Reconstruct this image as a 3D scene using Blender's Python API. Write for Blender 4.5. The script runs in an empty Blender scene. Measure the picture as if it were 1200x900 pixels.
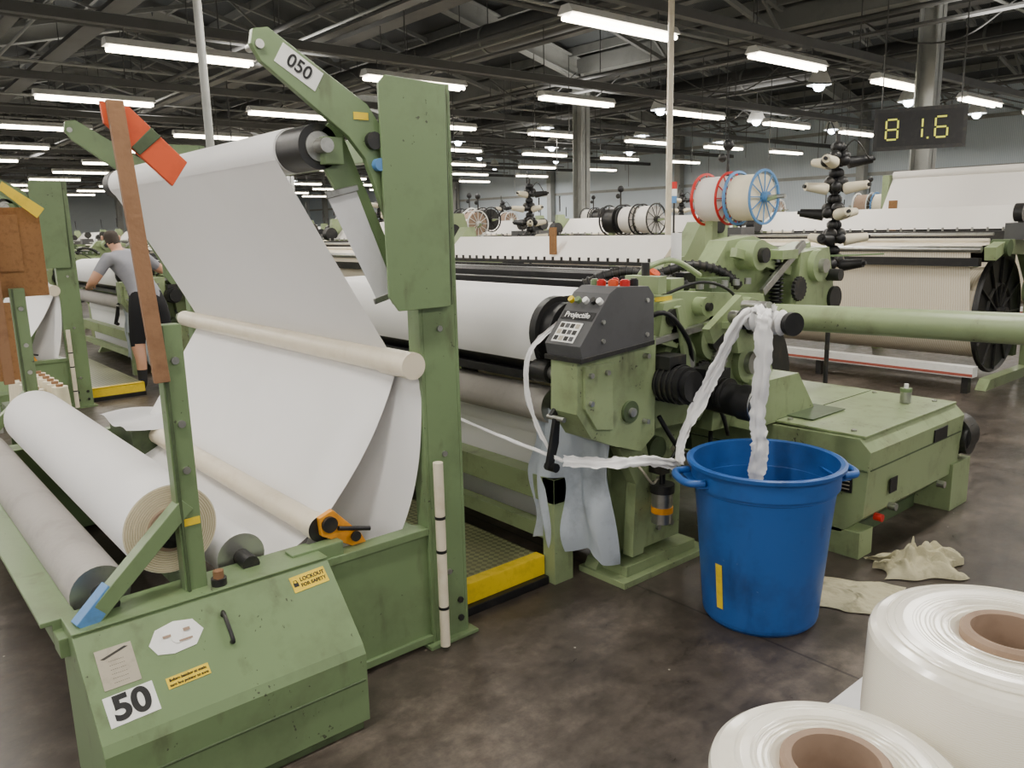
import bpy, bmesh, math, random
from mathutils import Vector, Matrix, noise
random.seed(7)
scene=bpy.context.scene
COL=scene.collection
# ------------------------------------------------------------------ materials
def new_mat(name):
    m=bpy.data.materials.new(name); m.use_nodes=True
    nt=m.node_tree; b=nt.nodes['Principled BSDF']
    return m,nt,b
def srgb(r,g,b):
    def c(v):
        v/=255.
        return v/12.92 if v<=0.04045 else ((v+0.055)/1.055)**2.4
    return (c(r),c(g),c(b),1)
def mat(name,rgb,rough=.5,metal=0,dirt=None,dscale=6,damt=.45,bump=0,bscale=60,fine=.12,emis=None,estr=0,spec=None,coat=0):
    m,nt,b=new_mat(name)
    N=nt.nodes; L=nt.links
    base=srgb(*rgb)
    tc=N.new('ShaderNodeTexCoord')
    b.inputs['Roughness'].default_value=rough
    b.inputs['Metallic'].default_value=metal
    if coat: b.inputs['Coat Weight'].default_value=coat; b.inputs['Coat Roughness'].default_value=.15
    if spec is not None: b.inputs['Specular IOR Level'].default_value=spec
    n1=N.new('ShaderNodeTexNoise'); n1.inputs['Scale'].default_value=dscale; n1.inputs['Detail'].default_value=8; n1.inputs['Roughness'].default_value=.65
    L.new(tc.outputs['Object'],n1.inputs['Vector'])
    cr=N.new('ShaderNodeValToRGB')
    cr.color_ramp.elements[0].position=.50; cr.color_ramp.elements[0].color=(0,0,0,1)
    cr.color_ramp.elements[1].position=.72; cr.color_ramp.elements[1].color=(1,1,1,1)
    L.new(n1.outputs['Fac'],cr.inputs['Fac'])
    mul=N.new('ShaderNodeMath'); mul.operation='MULTIPLY'; mul.inputs[1].default_value=damt
    L.new(cr.outputs['Color'],mul.inputs[0])
    mx=N.new('ShaderNodeMix'); mx.data_type='RGBA'
    L.new(mul.outputs[0],mx.inputs[0])
    mx.inputs[6].default_value=base
    d=srgb(*dirt) if dirt else tuple(c*.6 for c in base[:3])+(1,)
    mx.inputs[7].default_value=d
    n2=N.new('ShaderNodeTexNoise'); n2.inputs['Scale'].default_value=1.7; n2.inputs['Detail'].default_value=3
    L.new(tc.outputs['Object'],n2.inputs['Vector'])
    mr=N.new('ShaderNodeMapRange'); mr.inputs[3].default_value=1-fine; mr.inputs[4].default_value=1+fine
    L.new(n2.outputs['Fac'],mr.inputs[0])
    hs=N.new('ShaderNodeHueSaturation'); L.new(mr.outputs[0],hs.inputs['Value']); L.new(mx.outputs[2],hs.inputs['Color'])
    L.new(hs.outputs['Color'],b.inputs['Base Color'])
    if bump:
        n3=N.new('ShaderNodeTexNoise'); n3.inputs['Scale'].default_value=bscale; n3.inputs['Detail'].default_value=4
        L.new(tc.outputs['Object'],n3.inputs['Vector'])
        bp=N.new('ShaderNodeBump'); bp.inputs['Strength'].default_value=bump; bp.inputs['Distance'].default_value=.01
        L.new(n3.outputs['Fac'],bp.inputs['Height']); L.new(bp.outputs[0],b.inputs['Normal'])
    if emis:
        b.inputs['Emission Color'].default_value=srgb(*emis); b.inputs['Emission Strength'].default_value=estr
    return m
def chips(m,rgb,scale=45,start=.97,amt=.75,width=.04,stretch=1):
    nt=m.node_tree;N=nt.nodes;L=nt.links;b=N['Principled BSDF']
    src=b.inputs['Base Color'].links[0].from_socket
    tc=N.new('ShaderNodeTexCoord'); n=N.new('ShaderNodeTexNoise'); n.inputs['Scale'].default_value=scale; n.inputs['Detail'].default_value=5
    mp=N.new('ShaderNodeMapping'); mp.inputs['Scale'].default_value=(1,1,stretch); L.new(tc.outputs['Object'],mp.inputs[0])
    n2=N.new('ShaderNodeTexNoise'); n2.inputs['Scale'].default_value=4; n2.inputs['Detail'].default_value=3
    L.new(mp.outputs[0],n.inputs['Vector']); L.new(tc.outputs['Object'],n2.inputs['Vector'])
    ad=N.new('ShaderNodeMath'); ad.operation='MULTIPLY_ADD'; ad.inputs[1].default_value=.45; L.new(n2.outputs['Fac'],ad.inputs[0]); L.new(n.outputs['Fac'],ad.inputs[2])
    mr=N.new('ShaderNodeMapRange'); mr.inputs[1].default_value=start; mr.inputs[2].default_value=start+width; mr.inputs[4].default_value=amt; L.new(ad.outputs[0],mr.inputs[0])
    mx=N.new('ShaderNodeMix'); mx.data_type='RGBA'; L.new(mr.outputs[0],mx.inputs[0]); L.new(src,mx.inputs[6]); mx.inputs[7].default_value=srgb(*rgb)
    L.new(mx.outputs[2],b.inputs['Base Color'])
def stripe_mat(name,c1,c2,scale,axis='X',rough=.8,bump=.3,dist=.3,coat=0):
    m,nt,b=new_mat(name); N=nt.nodes; L=nt.links
    tc=N.new('ShaderNodeTexCoord'); w=N.new('ShaderNodeTexWave'); w.bands_direction=axis
    w.inputs['Scale'].default_value=scale; w.inputs['Distortion'].default_value=dist; w.inputs['Detail'].default_value=2
    L.new(tc.outputs['Object'],w.inputs['Vector'])
    mx=N.new('ShaderNodeMix'); mx.data_type='RGBA'; L.new(w.outputs['Fac'],mx.inputs[0])
    mx.inputs[6].default_value=srgb(*c1); mx.inputs[7].default_value=srgb(*c2)
    L.new(mx.outputs[2],b.inputs['Base Color']); b.inputs['Roughness'].default_value=rough
    if coat: b.inputs['Coat Weight'].default_value=coat; b.inputs['Coat Roughness'].default_value=.2
    bp=N.new('ShaderNodeBump'); bp.inputs['Strength'].default_value=bump; bp.inputs['Distance'].default_value=.01
    L.new(w.outputs['Fac'],bp.inputs['Height']); L.new(bp.outputs[0],b.inputs['Normal'])
    return m
M={}
M['green']=mat('paint_green_batcher',(116,138,97),.36,dirt=(90,100,72),dscale=3.5,damt=.55,bump=.03)
M['lgreen']=mat('paint_green_machine',(146,162,119),.36,dirt=(104,109,80),dscale=4,damt=.6,bump=.03)
M['dgreen']=mat('paint_green_dark',(76,92,62),.5,dirt=(40,43,31),dscale=8,damt=.6)
for k in ('green','lgreen'):
    chips(M[k],(80,80,60),scale=14,start=.83,amt=.5,width=.16,stretch=.35)
    chips(M[k],(56,54,44),scale=48,start=.94,amt=.85)
M['fabric']=mat('woven_fabric_white',(236,235,234),.85,dirt=(224,223,222),dscale=1.2,damt=.4,bump=.05,bscale=500,fine=.02)
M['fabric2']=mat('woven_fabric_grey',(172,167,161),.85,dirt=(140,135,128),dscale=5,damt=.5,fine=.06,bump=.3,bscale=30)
M['bluefab']=mat('fabric_backside',(190,199,208),.45,dirt=(132,140,150),dscale=5,damt=.7,fine=.1,bump=.3,bscale=14)
M['tube']=mat('cream_roller_tube',(228,217,194),.32,dirt=(184,162,124),dscale=7,damt=.4,fine=.05)
M['cream']=mat('cream_yarn',(232,222,196),.6,dirt=(208,196,168),dscale=10,damt=.3,fine=.05)
M['rollring']=mat('roll_end_winding',(206,190,156),.7,dirt=(176,158,122),dscale=10,damt=.3,fine=.05)
M['black']=mat('black_rubber',(20,20,22),.45,dirt=(52,49,46),dscale=12,damt=.5)
M['dark']=mat('dark_steel',(54,54,54),.4,.5,dirt=(92,84,70),dscale=14,damt=.5)
M['steel']=mat('bare_steel',(178,178,173),.3,.85,dirt=(100,94,84),dscale=14,damt=.5)
M['grey']=mat('panel_grey',(80,80,82),.42,dirt=(56,56,58),dscale=10,damt=.4)
M['white']=mat('label_white',(240,240,236),.5,dirt=(200,196,186),dscale=20,damt=.3,fine=.02)
M['silver']=mat('nameplate',(178,170,152),.4,.2,dirt=(120,112,98),dscale=25,damt=.4)
M['yellow']=mat('safety_yellow',(240,206,36),.45,dirt=(160,136,56),dscale=14,damt=.4,fine=.05)
M['orange']=mat('orange_plate',(214,84,40),.5,dirt=(170,64,34),dscale=14,damt=.4)
M['orange2']=mat('orange_bracket',(236,156,36),.45,dirt=(130,92,40),dscale=14,damt=.4)
M['red']=mat('red_plastic',(196,34,28),.4,damt=.2)
M['redline']=mat('dull_red_paint',(170,90,76),.6,damt=.3)
M['blue']=mat('blue_bin_plastic',(38,90,162),.38,dirt=(30,62,112),dscale=3,damt=.7,fine=.12,bump=.02)
chips(M['blue'],(20,50,98),scale=10,start=.82,amt=.55,width=.15,stretch=.3)
chips(M['blue'],(96,130,170),scale=50,start=.96,amt=.5)
M['blue2']=mat('blue_paint',(84,136,190),.45,dirt=(70,90,100),dscale=14,damt=.5)
M['wood']=mat('timber_board',(146,108,76),.65,dirt=(96,66,42),dscale=9,damt=.6,bump=.2)
M['cork']=mat('cork_board',(146,106,66),.85,dirt=(108,74,44),dscale=40,damt=.7,bump=.3)
M['card']=mat('cardboard_core',(158,134,114),.8,dirt=(114,92,74),dscale=20,damt=.4)
M['paper']=mat('paper_white',(226,226,228),.8,dirt=(204,202,198),dscale=5,damt=.4)
M['rag']=mat('rag_cloth',(204,197,162),.95,dirt=(132,126,92),dscale=14,damt=.6,bump=.4,bscale=60)
M['roofsteel']=mat('roof_steel_grey',(152,153,148),.6,dirt=(100,101,97),dscale=2,damt=.5)
M['purlin']=mat('purlin_steel',(116,117,113),.6,dirt=(80,81,79),dscale=2,damt=.5)
M['tray']=mat('tray_steel',(76,76,74),.6,dirt=(50,50,48),dscale=2,damt=.5)
M['fixture']=mat('fixture_white',(215,214,208),.5)
M['tubeglow']=mat('fluorescent_tube',(255,248,235),.5,emis=(255,243,222),estr=18,damt=0)
M['hibay']=mat('highbay_lamp',(255,255,255),.5,emis=(235,245,255),estr=18,damt=0)
M['led']=mat('led_digits',(200,200,60),.5,emis=(216,216,90),estr=.8,damt=0)
M['skin']=mat('skin',(208,158,130),.55,damt=.1,fine=.04)
M['hair']=mat('hair_dark',(52,42,34),.7,damt=.3)
M['shirt']=mat('tshirt_grey',(150,150,158),.9,dirt=(118,118,126),dscale=6,damt=.4)
M['shorts']=mat('black_shorts',(26,26,30),.85,damt=.2)
M['sock']=mat('sock_dark',(44,44,46),.9)
M['boot']=mat('work_boot',(38,34,32),.6)
M['warp']=stripe_mat('warp_yarn_sheet',(248,240,222),(228,214,186),14,'X',rough=.5,dist=2,bump=.03)
M['cloth_bg']=mat('background_cloth',(234,230,223),.85,dirt=(218,210,198),dscale=1,damt=.4,fine=.04)
M['package']=stripe_mat('nylon_yarn_package',(250,247,236),(240,233,214),130,'Z',rough=.22,bump=.02,dist=6,coat=.7)
M['packtop']=mat('nylon_yarn_package_top',(247,242,226),.26,dirt=(233,225,203),dscale=18,damt=.5,fine=.03,bump=.04,bscale=160,coat=.7)
def chequer():
    m,nt,b=new_mat('chequer_plate'); N=nt.nodes; L=nt.links
    tc=N.new('ShaderNodeTexCoord'); mp=N.new('ShaderNodeMapping'); mp.inputs['Rotation'].default_value=(0,0,.785)
    L.new(tc.outputs['Object'],mp.inputs['Vector'])
    ck=N.new('ShaderNodeTexChecker'); ck.inputs['Scale'].default_value=42
    ck.inputs['Color1'].default_value=srgb(166,174,128); ck.inputs['Color2'].default_value=srgb(86,90,64)
    L.new(mp.outputs[0],ck.inputs['Vector'])
    nz=N.new('ShaderNodeTexNoise'); nz.inputs['Scale'].default_value=6; nz.inputs['Detail'].default_value=6; L.new(tc.outputs['Object'],nz.inputs['Vector'])
    mx=N.new('ShaderNodeMix'); mx.data_type='RGBA'; L.new(nz.outputs['Fac'],mx.inputs[0]); L.new(ck.outputs['Color'],mx.inputs[6]); mx.inputs[7].default_value=srgb(122,118,90)
    L.new(mx.outputs[2],b.inputs['Base Color']); b.inputs['Roughness'].default_value=.4
    bp=N.new('ShaderNodeBump'); bp.inputs['Strength'].default_value=.4; bp.inputs['Distance'].default_value=.004
    L.new(ck.outputs['Fac'],bp.inputs['Height']); L.new(bp.outputs[0],b.inputs['Normal'])
    return m
M['chequer']=chequer()
def floor_mat():
    m,nt,b=new_mat('worn_concrete_floor'); N=nt.nodes; L=nt.links
    tc=N.new('ShaderNodeTexCoord')
    n1=N.new('ShaderNodeTexNoise'); n1.inputs['Scale'].default_value=1.3; n1.inputs['Detail'].default_value=12; n1.inputs['Roughness'].default_value=.72
    n2=N.new('ShaderNodeTexNoise'); n2.inputs['Scale'].default_value=14; n2.inputs['Detail'].default_value=9; n2.inputs['Roughness'].default_value=.78
    mpg=N.new('ShaderNodeMapping'); mpg.inputs['Scale'].default_value=(1,.5,1); mpg.inputs['Rotation'].default_value=(0,0,.5)
    L.new(tc.outputs['Object'],n1.inputs['Vector']); L.new(tc.outputs['Object'],mpg.inputs[0]); L.new(mpg.outputs[0],n2.inputs['Vector'])
    cr=N.new('ShaderNodeValToRGB'); e=cr.color_ramp.elements
    e[0].position=.36; e[0].color=srgb(52,46,41); e[1].position=.72; e[1].color=srgb(124,114,104)
    x=cr.color_ramp.elements.new(.52); x.color=srgb(80,72,65)
    L.new(n1.outputs['Fac'],cr.inputs['Fac'])
    cr2=N.new('ShaderNodeValToRGB'); e=cr2.color_ramp.elements
    e[0].position=.36; e[0].color=(.6,.6,.6,1); e[1].position=.68; e[1].color=(1.3,1.28,1.25,1)
    L.new(n2.outputs['Fac'],cr2.inputs['Fac'])
    mx=N.new('ShaderNodeMix'); mx.data_type='RGBA'; mx.blend_type='MULTIPLY'; mx.inputs[0].default_value=1
    L.new(cr.outputs[0],mx.inputs[6]); L.new(cr2.outputs[0],mx.inputs[7])
    v=N.new('ShaderNodeTexVoronoi'); v.inputs['Scale'].default_value=7; L.new(tc.outputs['Object'],v.inputs['Vector'])
    lt=N.new('ShaderNodeMath'); lt.operation='LESS_THAN'; lt.inputs[1].default_value=.03; L.new(v.outputs['Distance'],lt.inputs[0])
    mx2=N.new('ShaderNodeMix'); mx2.data_type='RGBA'; L.new(lt.outputs[0],mx2.inputs[0]); L.new(mx.outputs[2],mx2.inputs[6]); mx2.inputs[7].default_value=srgb(180,174,162)
    br=N.new('ShaderNodeTexBrick'); br.offset=0; br.inputs['Scale'].default_value=1; br.inputs['Brick Width'].default_value=4.2; br.inputs['Row Height'].default_value=3.1; br.inputs['Mortar Size'].default_value=.006
    br.inputs['Color1'].default_value=(1,1,1,1); br.inputs['Color2'].default_value=(1,1,1,1); br.inputs['Mortar'].default_value=(.4,.4,.4,1)
    mb=N.new('ShaderNodeMapping'); mb.inputs['Location'].default_value=(.9,.4,0); L.new(tc.outputs['Object'],mb.inputs[0]); L.new(mb.outputs[0],br.inputs['Vector'])
    mx3=N.new('ShaderNodeMix'); mx3.data_type='RGBA'; mx3.blend_type='MULTIPLY'; mx3.inputs[0].default_value=1; L.new(mx2.outputs[2],mx3.inputs[6]); L.new(br.outputs['Color'],mx3.inputs[7])
    L.new(mx3.outputs[2],b.inputs['Base Color'])
    mr=N.new('ShaderNodeMapRange'); mr.inputs[1].default_value=.3; mr.inputs[2].default_value=.7; mr.inputs[3].default_value=.24; mr.inputs[4].default_value=.56
    L.new(n2.outputs['Fac'],mr.inputs[0]); L.new(mr.outputs[0],b.inputs['Roughness'])
    bp=N.new('ShaderNodeBump'); bp.inputs['Strength'].default_value=.12; bp.inputs['Distance'].default_value=.01
    L.new(n2.outputs['Fac'],bp.inputs['Height']); L.new(bp.outputs[0],b.inputs['Normal'])
    return m
M['floor']=floor_mat()
M['roof']=stripe_mat('corrugated_roof_sheet',(74,77,77),(50,53,54),9,'X',rough=.7,bump=.5)
M['wallsheet']=stripe_mat('corrugated_wall_sheet',(208,217,222),(180,192,201),7,'X',rough=.6,bump=.4)
M['wallsheet2']=stripe_mat('corrugated_wall_sheet_side',(180,188,192),(150,158,162),7,'Y',rough=.6,bump=.4)

# ------------------------------------------------------------------ mesh builder
class B:
    def __init__(s): s.bm=bmesh.new(); s.mats=[]
    def mi(s,m):
        if m not in s.mats: s.mats.append(m)
        return s.mats.index(m)
    def face(s,pts,m,smooth=False):
        vs=[s.bm.verts.new(Vector(p)) for p in pts]
        f=s.bm.faces.new(vs); f.material_index=s.mi(m); f.smooth=smooth; return f
    def box(s,x0,x1,y0,y1,z0,z1,m):
        s.hexa([(x0,y0,z0),(x1,y0,z0),(x1,y1,z0),(x0,y1,z0)],[(x0,y0,z1),(x1,y0,z1),(x1,y1,z1),(x0,y1,z1)],m)
    def hexa(s,bot,top,m):
        k=s.mi(m); b=[s.bm.verts.new(Vector(p)) for p in bot]; t=[s.bm.verts.new(Vector(p)) for p in top]
        n=len(b)
        fs=[s.bm.faces.new(b[::-1]),s.bm.faces.new(t)]
        for i in range(n):
            j=(i+1)%n; fs.append(s.bm.faces.new([b[i],b[j],t[j],t[i]]))
        for f in fs: f.material_index=k
    def prism(s,poly,a0,a1,m,axis='X'):
        if axis=='X': f=lambda p,a:(a,p[0],p[1])
        elif axis=='Y': f=lambda p,a:(p[0],a,p[1])
        else: f=lambda p,a:(p[0],p[1],a)
        s.hexa([f(p,a0) for p in poly],[f(p,a1) for p in poly],m)
    def beam(s,p0,p1,w,h,m,up=(0,0,1)):
        p0=Vector(p0);p1=Vector(p1);d=(p1-p0).normalized();up=Vector(up)
        if abs(d.dot(up))>.98: up=Vector((1,0,0))
        sd=d.cross(up).normalized();u=sd.cross(d)
        q=[sd*w/2+u*h/2,-sd*w/2+u*h/2,-sd*w/2-u*h/2,sd*w/2-u*h/2]
        s.hexa([p0+v for v in q],[p1+v for v in q],m)
    def cyl(s,p0,p1,r,m,n=24,r1=None,cap=None,caps=True):
        p0=Vector(p0);p1=Vector(p1);d=(p1-p0).normalized()
        a=Vector((0,0,1)) if abs(d.z)<.9 else Vector((1,0,0))
        u=d.cross(a).normalized();v=d.cross(u); r1=r if r1 is None else r1
        k=s.mi(m)
        c=[(math.cos(2*math.pi*i/n),math.sin(2*math.pi*i/n)) for i in range(n)]
        A=[s.bm.verts.new(p0+(u*x+v*y)*r) for x,y in c]; Bv=[s.bm.verts.new(p1+(u*x+v*y)*r1) for x,y in c]
        for i in range(n):
            j=(i+1)%n; f=s.bm.faces.new([A[i],Bv[i],Bv[j],A[j]]); f.material_index=k; f.smooth=True
        if caps:
            kc=s.mi(cap or m)
            f=s.bm.faces.new([s.bm.verts.new(p0+(u*x+v*y)*r) for x,y in c]); f.material_index=kc
            f=s.bm.faces.new([s.bm.verts.new(p1+(u*x+v*y)*r1) for x,y in c][::-1]); f.material_index=kc
    def gear(s,c,r,h,m,n=24):
        c=Vector(c); pts=[]
        for i in range(n*4):
            a=2*math.pi*i/(n*4); q=r if (i%4)<2 else r*.9
            pts.append((c.y+q*math.cos(a),c.z+q*math.sin(a)))
        s.prism(pts,c.x,c.x+h,m)
    def lathe(s,prof,o,m,axis='Z',n=40,mats=None):
        o=Vector(o)
        def P(r,h,a):
            x=r*math.cos(a);y=r*math.sin(a)
            if axis=='Z': return o+Vector((x,y,h))
            if axis=='X': return o+Vector((h,x,y))
            return o+Vector((x,h,y))
        for q in range(len(prof)-1):
            (r0,h0),(r1,h1)=prof[q],prof[q+1]
            k=s.mi((mats[q] if mats else m))
            A=[s.bm.verts.new(P(r0,h0,2*math.pi*i/n)) for i in range(n)]
            C=[s.bm.verts.new(P(r1,h1,2*math.pi*i/n)) for i in range(n)]
            for i in range(n):
                j=(i+1)%n
                try:
                    f=s.bm.faces.new([A[i],A[j],C[j],C[i]]); f.material_index=k; f.smooth=True
                except: pass
    def tube(s,pts,r,m,n=10,sub=1):
        pts=[Vector(p) for p in pts]
        if sub>1 and len(pts)>2: pts=catmull(pts,sub)
        k=s.mi(m); rings=[]
        prev=None
        for i,p in enumerate(pts):
            d=(pts[min(i+1,len(pts)-1)]-pts[max(i-1,0)]).normalized()
            if prev is None:
                a=Vector((0,0,1)) if abs(d.z)<.9 else Vector((1,0,0)); u=d.cross(a).normalized()
            else:
                u=(prev-d*prev.dot(d)).normalized()
            prev=u; v=d.cross(u)
            rings.append([s.bm.verts.new(p+(u*math.cos(2*math.pi*t/n)+v*math.sin(2*math.pi*t/n))*r) for t in range(n)])
        for a,b in zip(rings,rings[1:]):
            for i in range(n):
                j=(i+1)%n; f=s.bm.faces.new([a[i],a[j],b[j],b[i]]); f.material_index=k; f.smooth=True
        for rg in (rings[0][::-1],rings[-1]):
            f=s.bm.faces.new(rg); f.material_index=k
    def grid(s,fn,nu,nv,m,smooth=True):
        k=s.mi(m)
        V=[[s.bm.verts.new(Vector(fn(i/nu,j/nv))) for j in range(nv+1)] for i in range(nu+1)]
        for i in range(nu):
            for j in range(nv):
                f=s.bm.faces.new([V[i][j],V[i+1][j],V[i+1][j+1],V[i][j+1]]); f.material_index=k; f.smooth=smooth
    def sphere(s,c,r,m,sc=(1,1,1),n=16):
        k=s.mi(m); c=Vector(c)
        R=[]
        for i in range(n//2+1):
            th=math.pi*i/(n//2)
            R.append([s.bm.verts.new(c+Vector((r*sc[0]*math.sin(th)*math.cos(2*math.pi*j/n),r*sc[1]*math.sin(th)*math.sin(2*math.pi*j/n),r*sc[2]*math.cos(th)))) for j in range(n)])
        for i in range(n//2):
            for j in range(n):
                q=(j+1)%n; f=s.bm.faces.new([R[i][j],R[i+1][j],R[i+1][q],R[i][q]]); f.material_index=k; f.smooth=True
        bmesh.ops.remove_doubles(s.bm,verts=R[0]+R[-1],dist=1e-6)
    def mesh(s,name):
        me=bpy.data.meshes.new(name); s.bm.normal_update(); s.bm.to_mesh(me); s.bm.free()
        for m in s.mats: me.materials.append(M[m])
        return me
    def obj(s,name,parent=None,bevel=0,loc=None):
        me=s.mesh(name); return place(me,name,parent,bevel,loc)
def place(me,name,parent=None,bevel=0,loc=None,rotz=0):
    o=bpy.data.objects.new(name,me); COL.objects.link(o)
    if loc: o.location=loc
    o.rotation_euler[2]=rotz
    if parent: o.parent=parent
    if bevel:
        b=o.modifiers.new('bevel','BEVEL'); b.width=bevel; b.segments=2; b.limit_method='ANGLE'; b.angle_limit=math.radians(40)
    return o
def catmull(P,sub):
    out=[]
    for i in range(len(P)-1):
        p0=P[max(i-1,0)];p1=P[i];p2=P[i+1];p3=P[min(i+2,len(P)-1)]
        for k in range(sub):
            t=k/sub
            out.append(.5*((2*p1)+(-p0+p2)*t+(2*p0-5*p1+4*p2-p3)*t*t+(-p0+3*p1-3*p2+p3)*t**3))
    out.append(P[-1]); return out
def empty(name,loc=(0,0,0)):
    e=bpy.data.objects.new(name,None); e.location=loc; e.empty_display_size=.2; COL.objects.link(e); return e
def text(body,name,origin,right,up,size,m,parent=None,align='CENTER',ext=.0008,sx=1,bold=0):
    c=bpy.data.curves.new(name,'FONT'); c.body=body; c.size=size; c.align_x=align; c.align_y='CENTER'; c.extrude=ext; c.offset=bold
    c.materials.append(M[m])
    o=bpy.data.objects.new(name,c); COL.objects.link(o)
    R=Vector(right).normalized();U=Vector(up);U=(U-R*U.dot(R)).normalized();Nn=R.cross(U)
    mt=Matrix((R*sx,U,Nn)).transposed().to_4x4(); mt.translation=Vector(origin)
    o.matrix_world=mt
    if parent: o.parent=parent; o.matrix_parent_inverse=parent.matrix_world.inverted()
    return o
def ribbon(b,pts,w,m,wdir=(1,0,0),sub=8,twist=0,seed=0):
    P=catmull([Vector(p) for p in pts],sub); k=b.mi(m); rows=[]
    nw=6
    for i,p in enumerate(P):
        t=i/(len(P)-1)
        d=(P[min(i+1,len(P)-1)]-P[max(i-1,0)]).normalized()
        wd=Vector(wdir); wd=(wd-d*wd.dot(d)).normalized(); n=d.cross(wd)
        a=twist*t+.4*math.sin(6*t+seed); wv=wd*math.cos(a)+n*math.sin(a); nn=d.cross(wv)
        ww=w*(1+.42*noise.noise(Vector((t*8,seed,0)))+.2*noise.noise(Vector((t*26,seed,4))))
        row=[]
        for j in range(nw+1):
            e=noise.noise(Vector((t*18,j*.9,seed)))
            fr=(1+.28*noise.noise(Vector((t*56,j*3.1,seed)))) if j in(0,nw) else 1
            row.append(b.bm.verts.new(p+wv*ww*(j/nw-.5)*fr+nn*(.20*w*math.sin(j*2.1+t*8+seed)+.20*w*e)))
        rows.append(row)
    for r0,r1 in zip(rows,rows[1:]):
        for j in range(nw):
            f=b.bm.faces.new([r0[j],r0[j+1],r1[j+1],r1[j]]); f.material_index=k; f.smooth=True

# ------------------------------------------------------------------ camera
th=math.atan(185/934.); rr=math.radians(1.33); aa=math.radians(40.2)
Fh=Vector((-math.cos(aa),math.sin(aa),0)); R0=Vector((Fh.y,-Fh.x,0)); Zv=Vector((0,0,1))
F=Fh*math.cos(th)-Zv*math.sin(th); U0=Fh*math.sin(th)+Zv*math.cos(th)
Rc=R0*math.cos(rr)-U0*math.sin(rr); Uc=R0*math.sin(rr)+U0*math.cos(rr)
cam=bpy.data.cameras.new('camera'); co=bpy.data.objects.new('camera',cam); COL.objects.link(co)
mw=Matrix((Rc,Uc,-F)).transposed().to_4x4(); mw.translation=Vector((0,0,1.68)); co.matrix_world=mw
cam.sensor_fit='HORIZONTAL'; cam.sensor_width=36; cam.lens=934/1200*36; cam.clip_start=.05; cam.clip_end=200
scene.camera=co

# ------------------------------------------------------------------ room
XL,XR,YN,YF=-48,7,-8,24
b=B(); b.box(XL,XR,YN,YF,-.2,0,'floor'); b.obj('floor')
def roofz(y):
    t=((y)%12)/12; return 5.0+1.5*(1-abs(2*t-1))
b=B()
ys=[-8,-6,0,6,12,18,24]
for y0,y1 in zip(ys,ys[1:]):
    z0,z1=roofz(y0),roofz(y1)
    b.hexa([(XL,y0,z0),(XR,y0,z0),(XR,y1,z1),(XL,y1,z1)],[(XL,y0,z0+.1),(XR,y0,z0+.1),(XR,y1,z1+.1),(XL,y1,z1+.1)],'roof')
b.obj('ceiling')
b=B(); b.box(XL,XR,YF,YF+.2,0,5.1,'wallsheet'); b.box(XL,XR,YF-.04,YF,2.9,3.0,'roofsteel'); b.box(XL,XR,YF-.04,YF,4.2,4.3,'roofsteel')
b.obj('wall_back')
b=B(); b.box(XL-.2,XL,YN,YF,0,6.6,'wallsheet2'); b.obj('wall_left')
b=B()
xr=-5.1
xs=[xr+6.75*k for k in range(-6,2)]
for x in xs:
    for y0,y1 in zip(ys,ys[1:]):
        z0,z1=roofz(y0)-.32,roofz(y1)-.32
        b.beam((x,y0,z0-.18),(x,y1,z1-.18),.2,.02,'roofsteel'); b.beam((x,y0,z0+.18),(x,y1,z1+.18),.2,.02,'roofsteel'); b.beam((x,y0,z0),(x,y1,z1),.02,.36,'roofsteel')
    for yv in (0,12,24):
        for sg in (-1,1):
            if yv+sg*1.6>24: continue
            b.prism([(yv,4.45),(yv+sg*1.9,roofz(yv+sg*1.9)-.45),(yv,roofz(yv)-.3)],x-.03,x+.03,'roofsteel')
    for xm in (x+2.25,x+4.5):
        for y0,y1 in zip(ys,ys[1:]):
            z0,z1=roofz(y0),roofz(y1)
            b.beam((xm,y0,z0-.14),(xm,y1,z1-.14),.07,.07,'purlin'); b.beam((xm,y0,z0-.55),(xm,y1,z1-.55),.07,.07,'purlin')
            L_=8
            for q in range(L_):
                ya=y0+(y1-y0)*q/L_; yb=y0+(y1-y0)*(q+1)/L_
                b.beam((xm,ya,roofz(ya)-(.14 if q%2 else .55)),(xm,yb,roofz(yb-1e-4)-(.55 if q%2 else .14)),.04,.04,'purlin')
y=-7.2
while y<24:
    z=roofz(y)-.09
    b.beam((XL,y,z),(XR,y,z),.06,.16,'purlin'); y+=.9
for yv in (0,12):
    b.box(XL,XR,yv-.12,yv+.12,4.6,4.9,'purlin')
b.obj('roof_steel_frame')
b=B()
for x in xs:
    for yv in (12,):
        b.box(x-.13,x+.13,yv-.012,yv+.012,0,4.6,'roofsteel'); b.box(x-.13,x-.11,yv-.12,yv+.12,0,4.6,'roofsteel'); b.box(x+.11,x+.13,yv-.12,yv+.12,0,4.6,'roofsteel')
for x in xs: b.box(x-.12,x+.12,23.7,23.95,0,4.9,'roofsteel')
b.obj('steel_columns')
b=B()
lx=[1.7,-1.9]+[-5.5-3.55*k for k in range(0,11)]
for x in lx:
    b.box(x-.05,x+.05,-7,23.5,3.74,3.78,'tray'); b.box(x-.05,x-.04,-7,23.5,3.78,3.84,'tray'); b.box(x+.04,x+.05,-7,23.5,3.78,3.84,'tray')
    yy=-6
    while yy<23:
        b.cyl((x,yy,3.8),(x,yy,roofz(yy)-.1),.008,'tray',6); yy+=2.4
    b.cyl((x+1.2,-7,4.4),(x+1.2,23.5,4.4),.022,'roofsteel',8); b.cyl((x+1.9,-7,4.1),(x+1.9,23.5,4.1),.03,'tray',8); b.cyl((x+2.6,-7,4.0),(x+2.6,23.5,4.0),.015,'tray',8)
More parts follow.
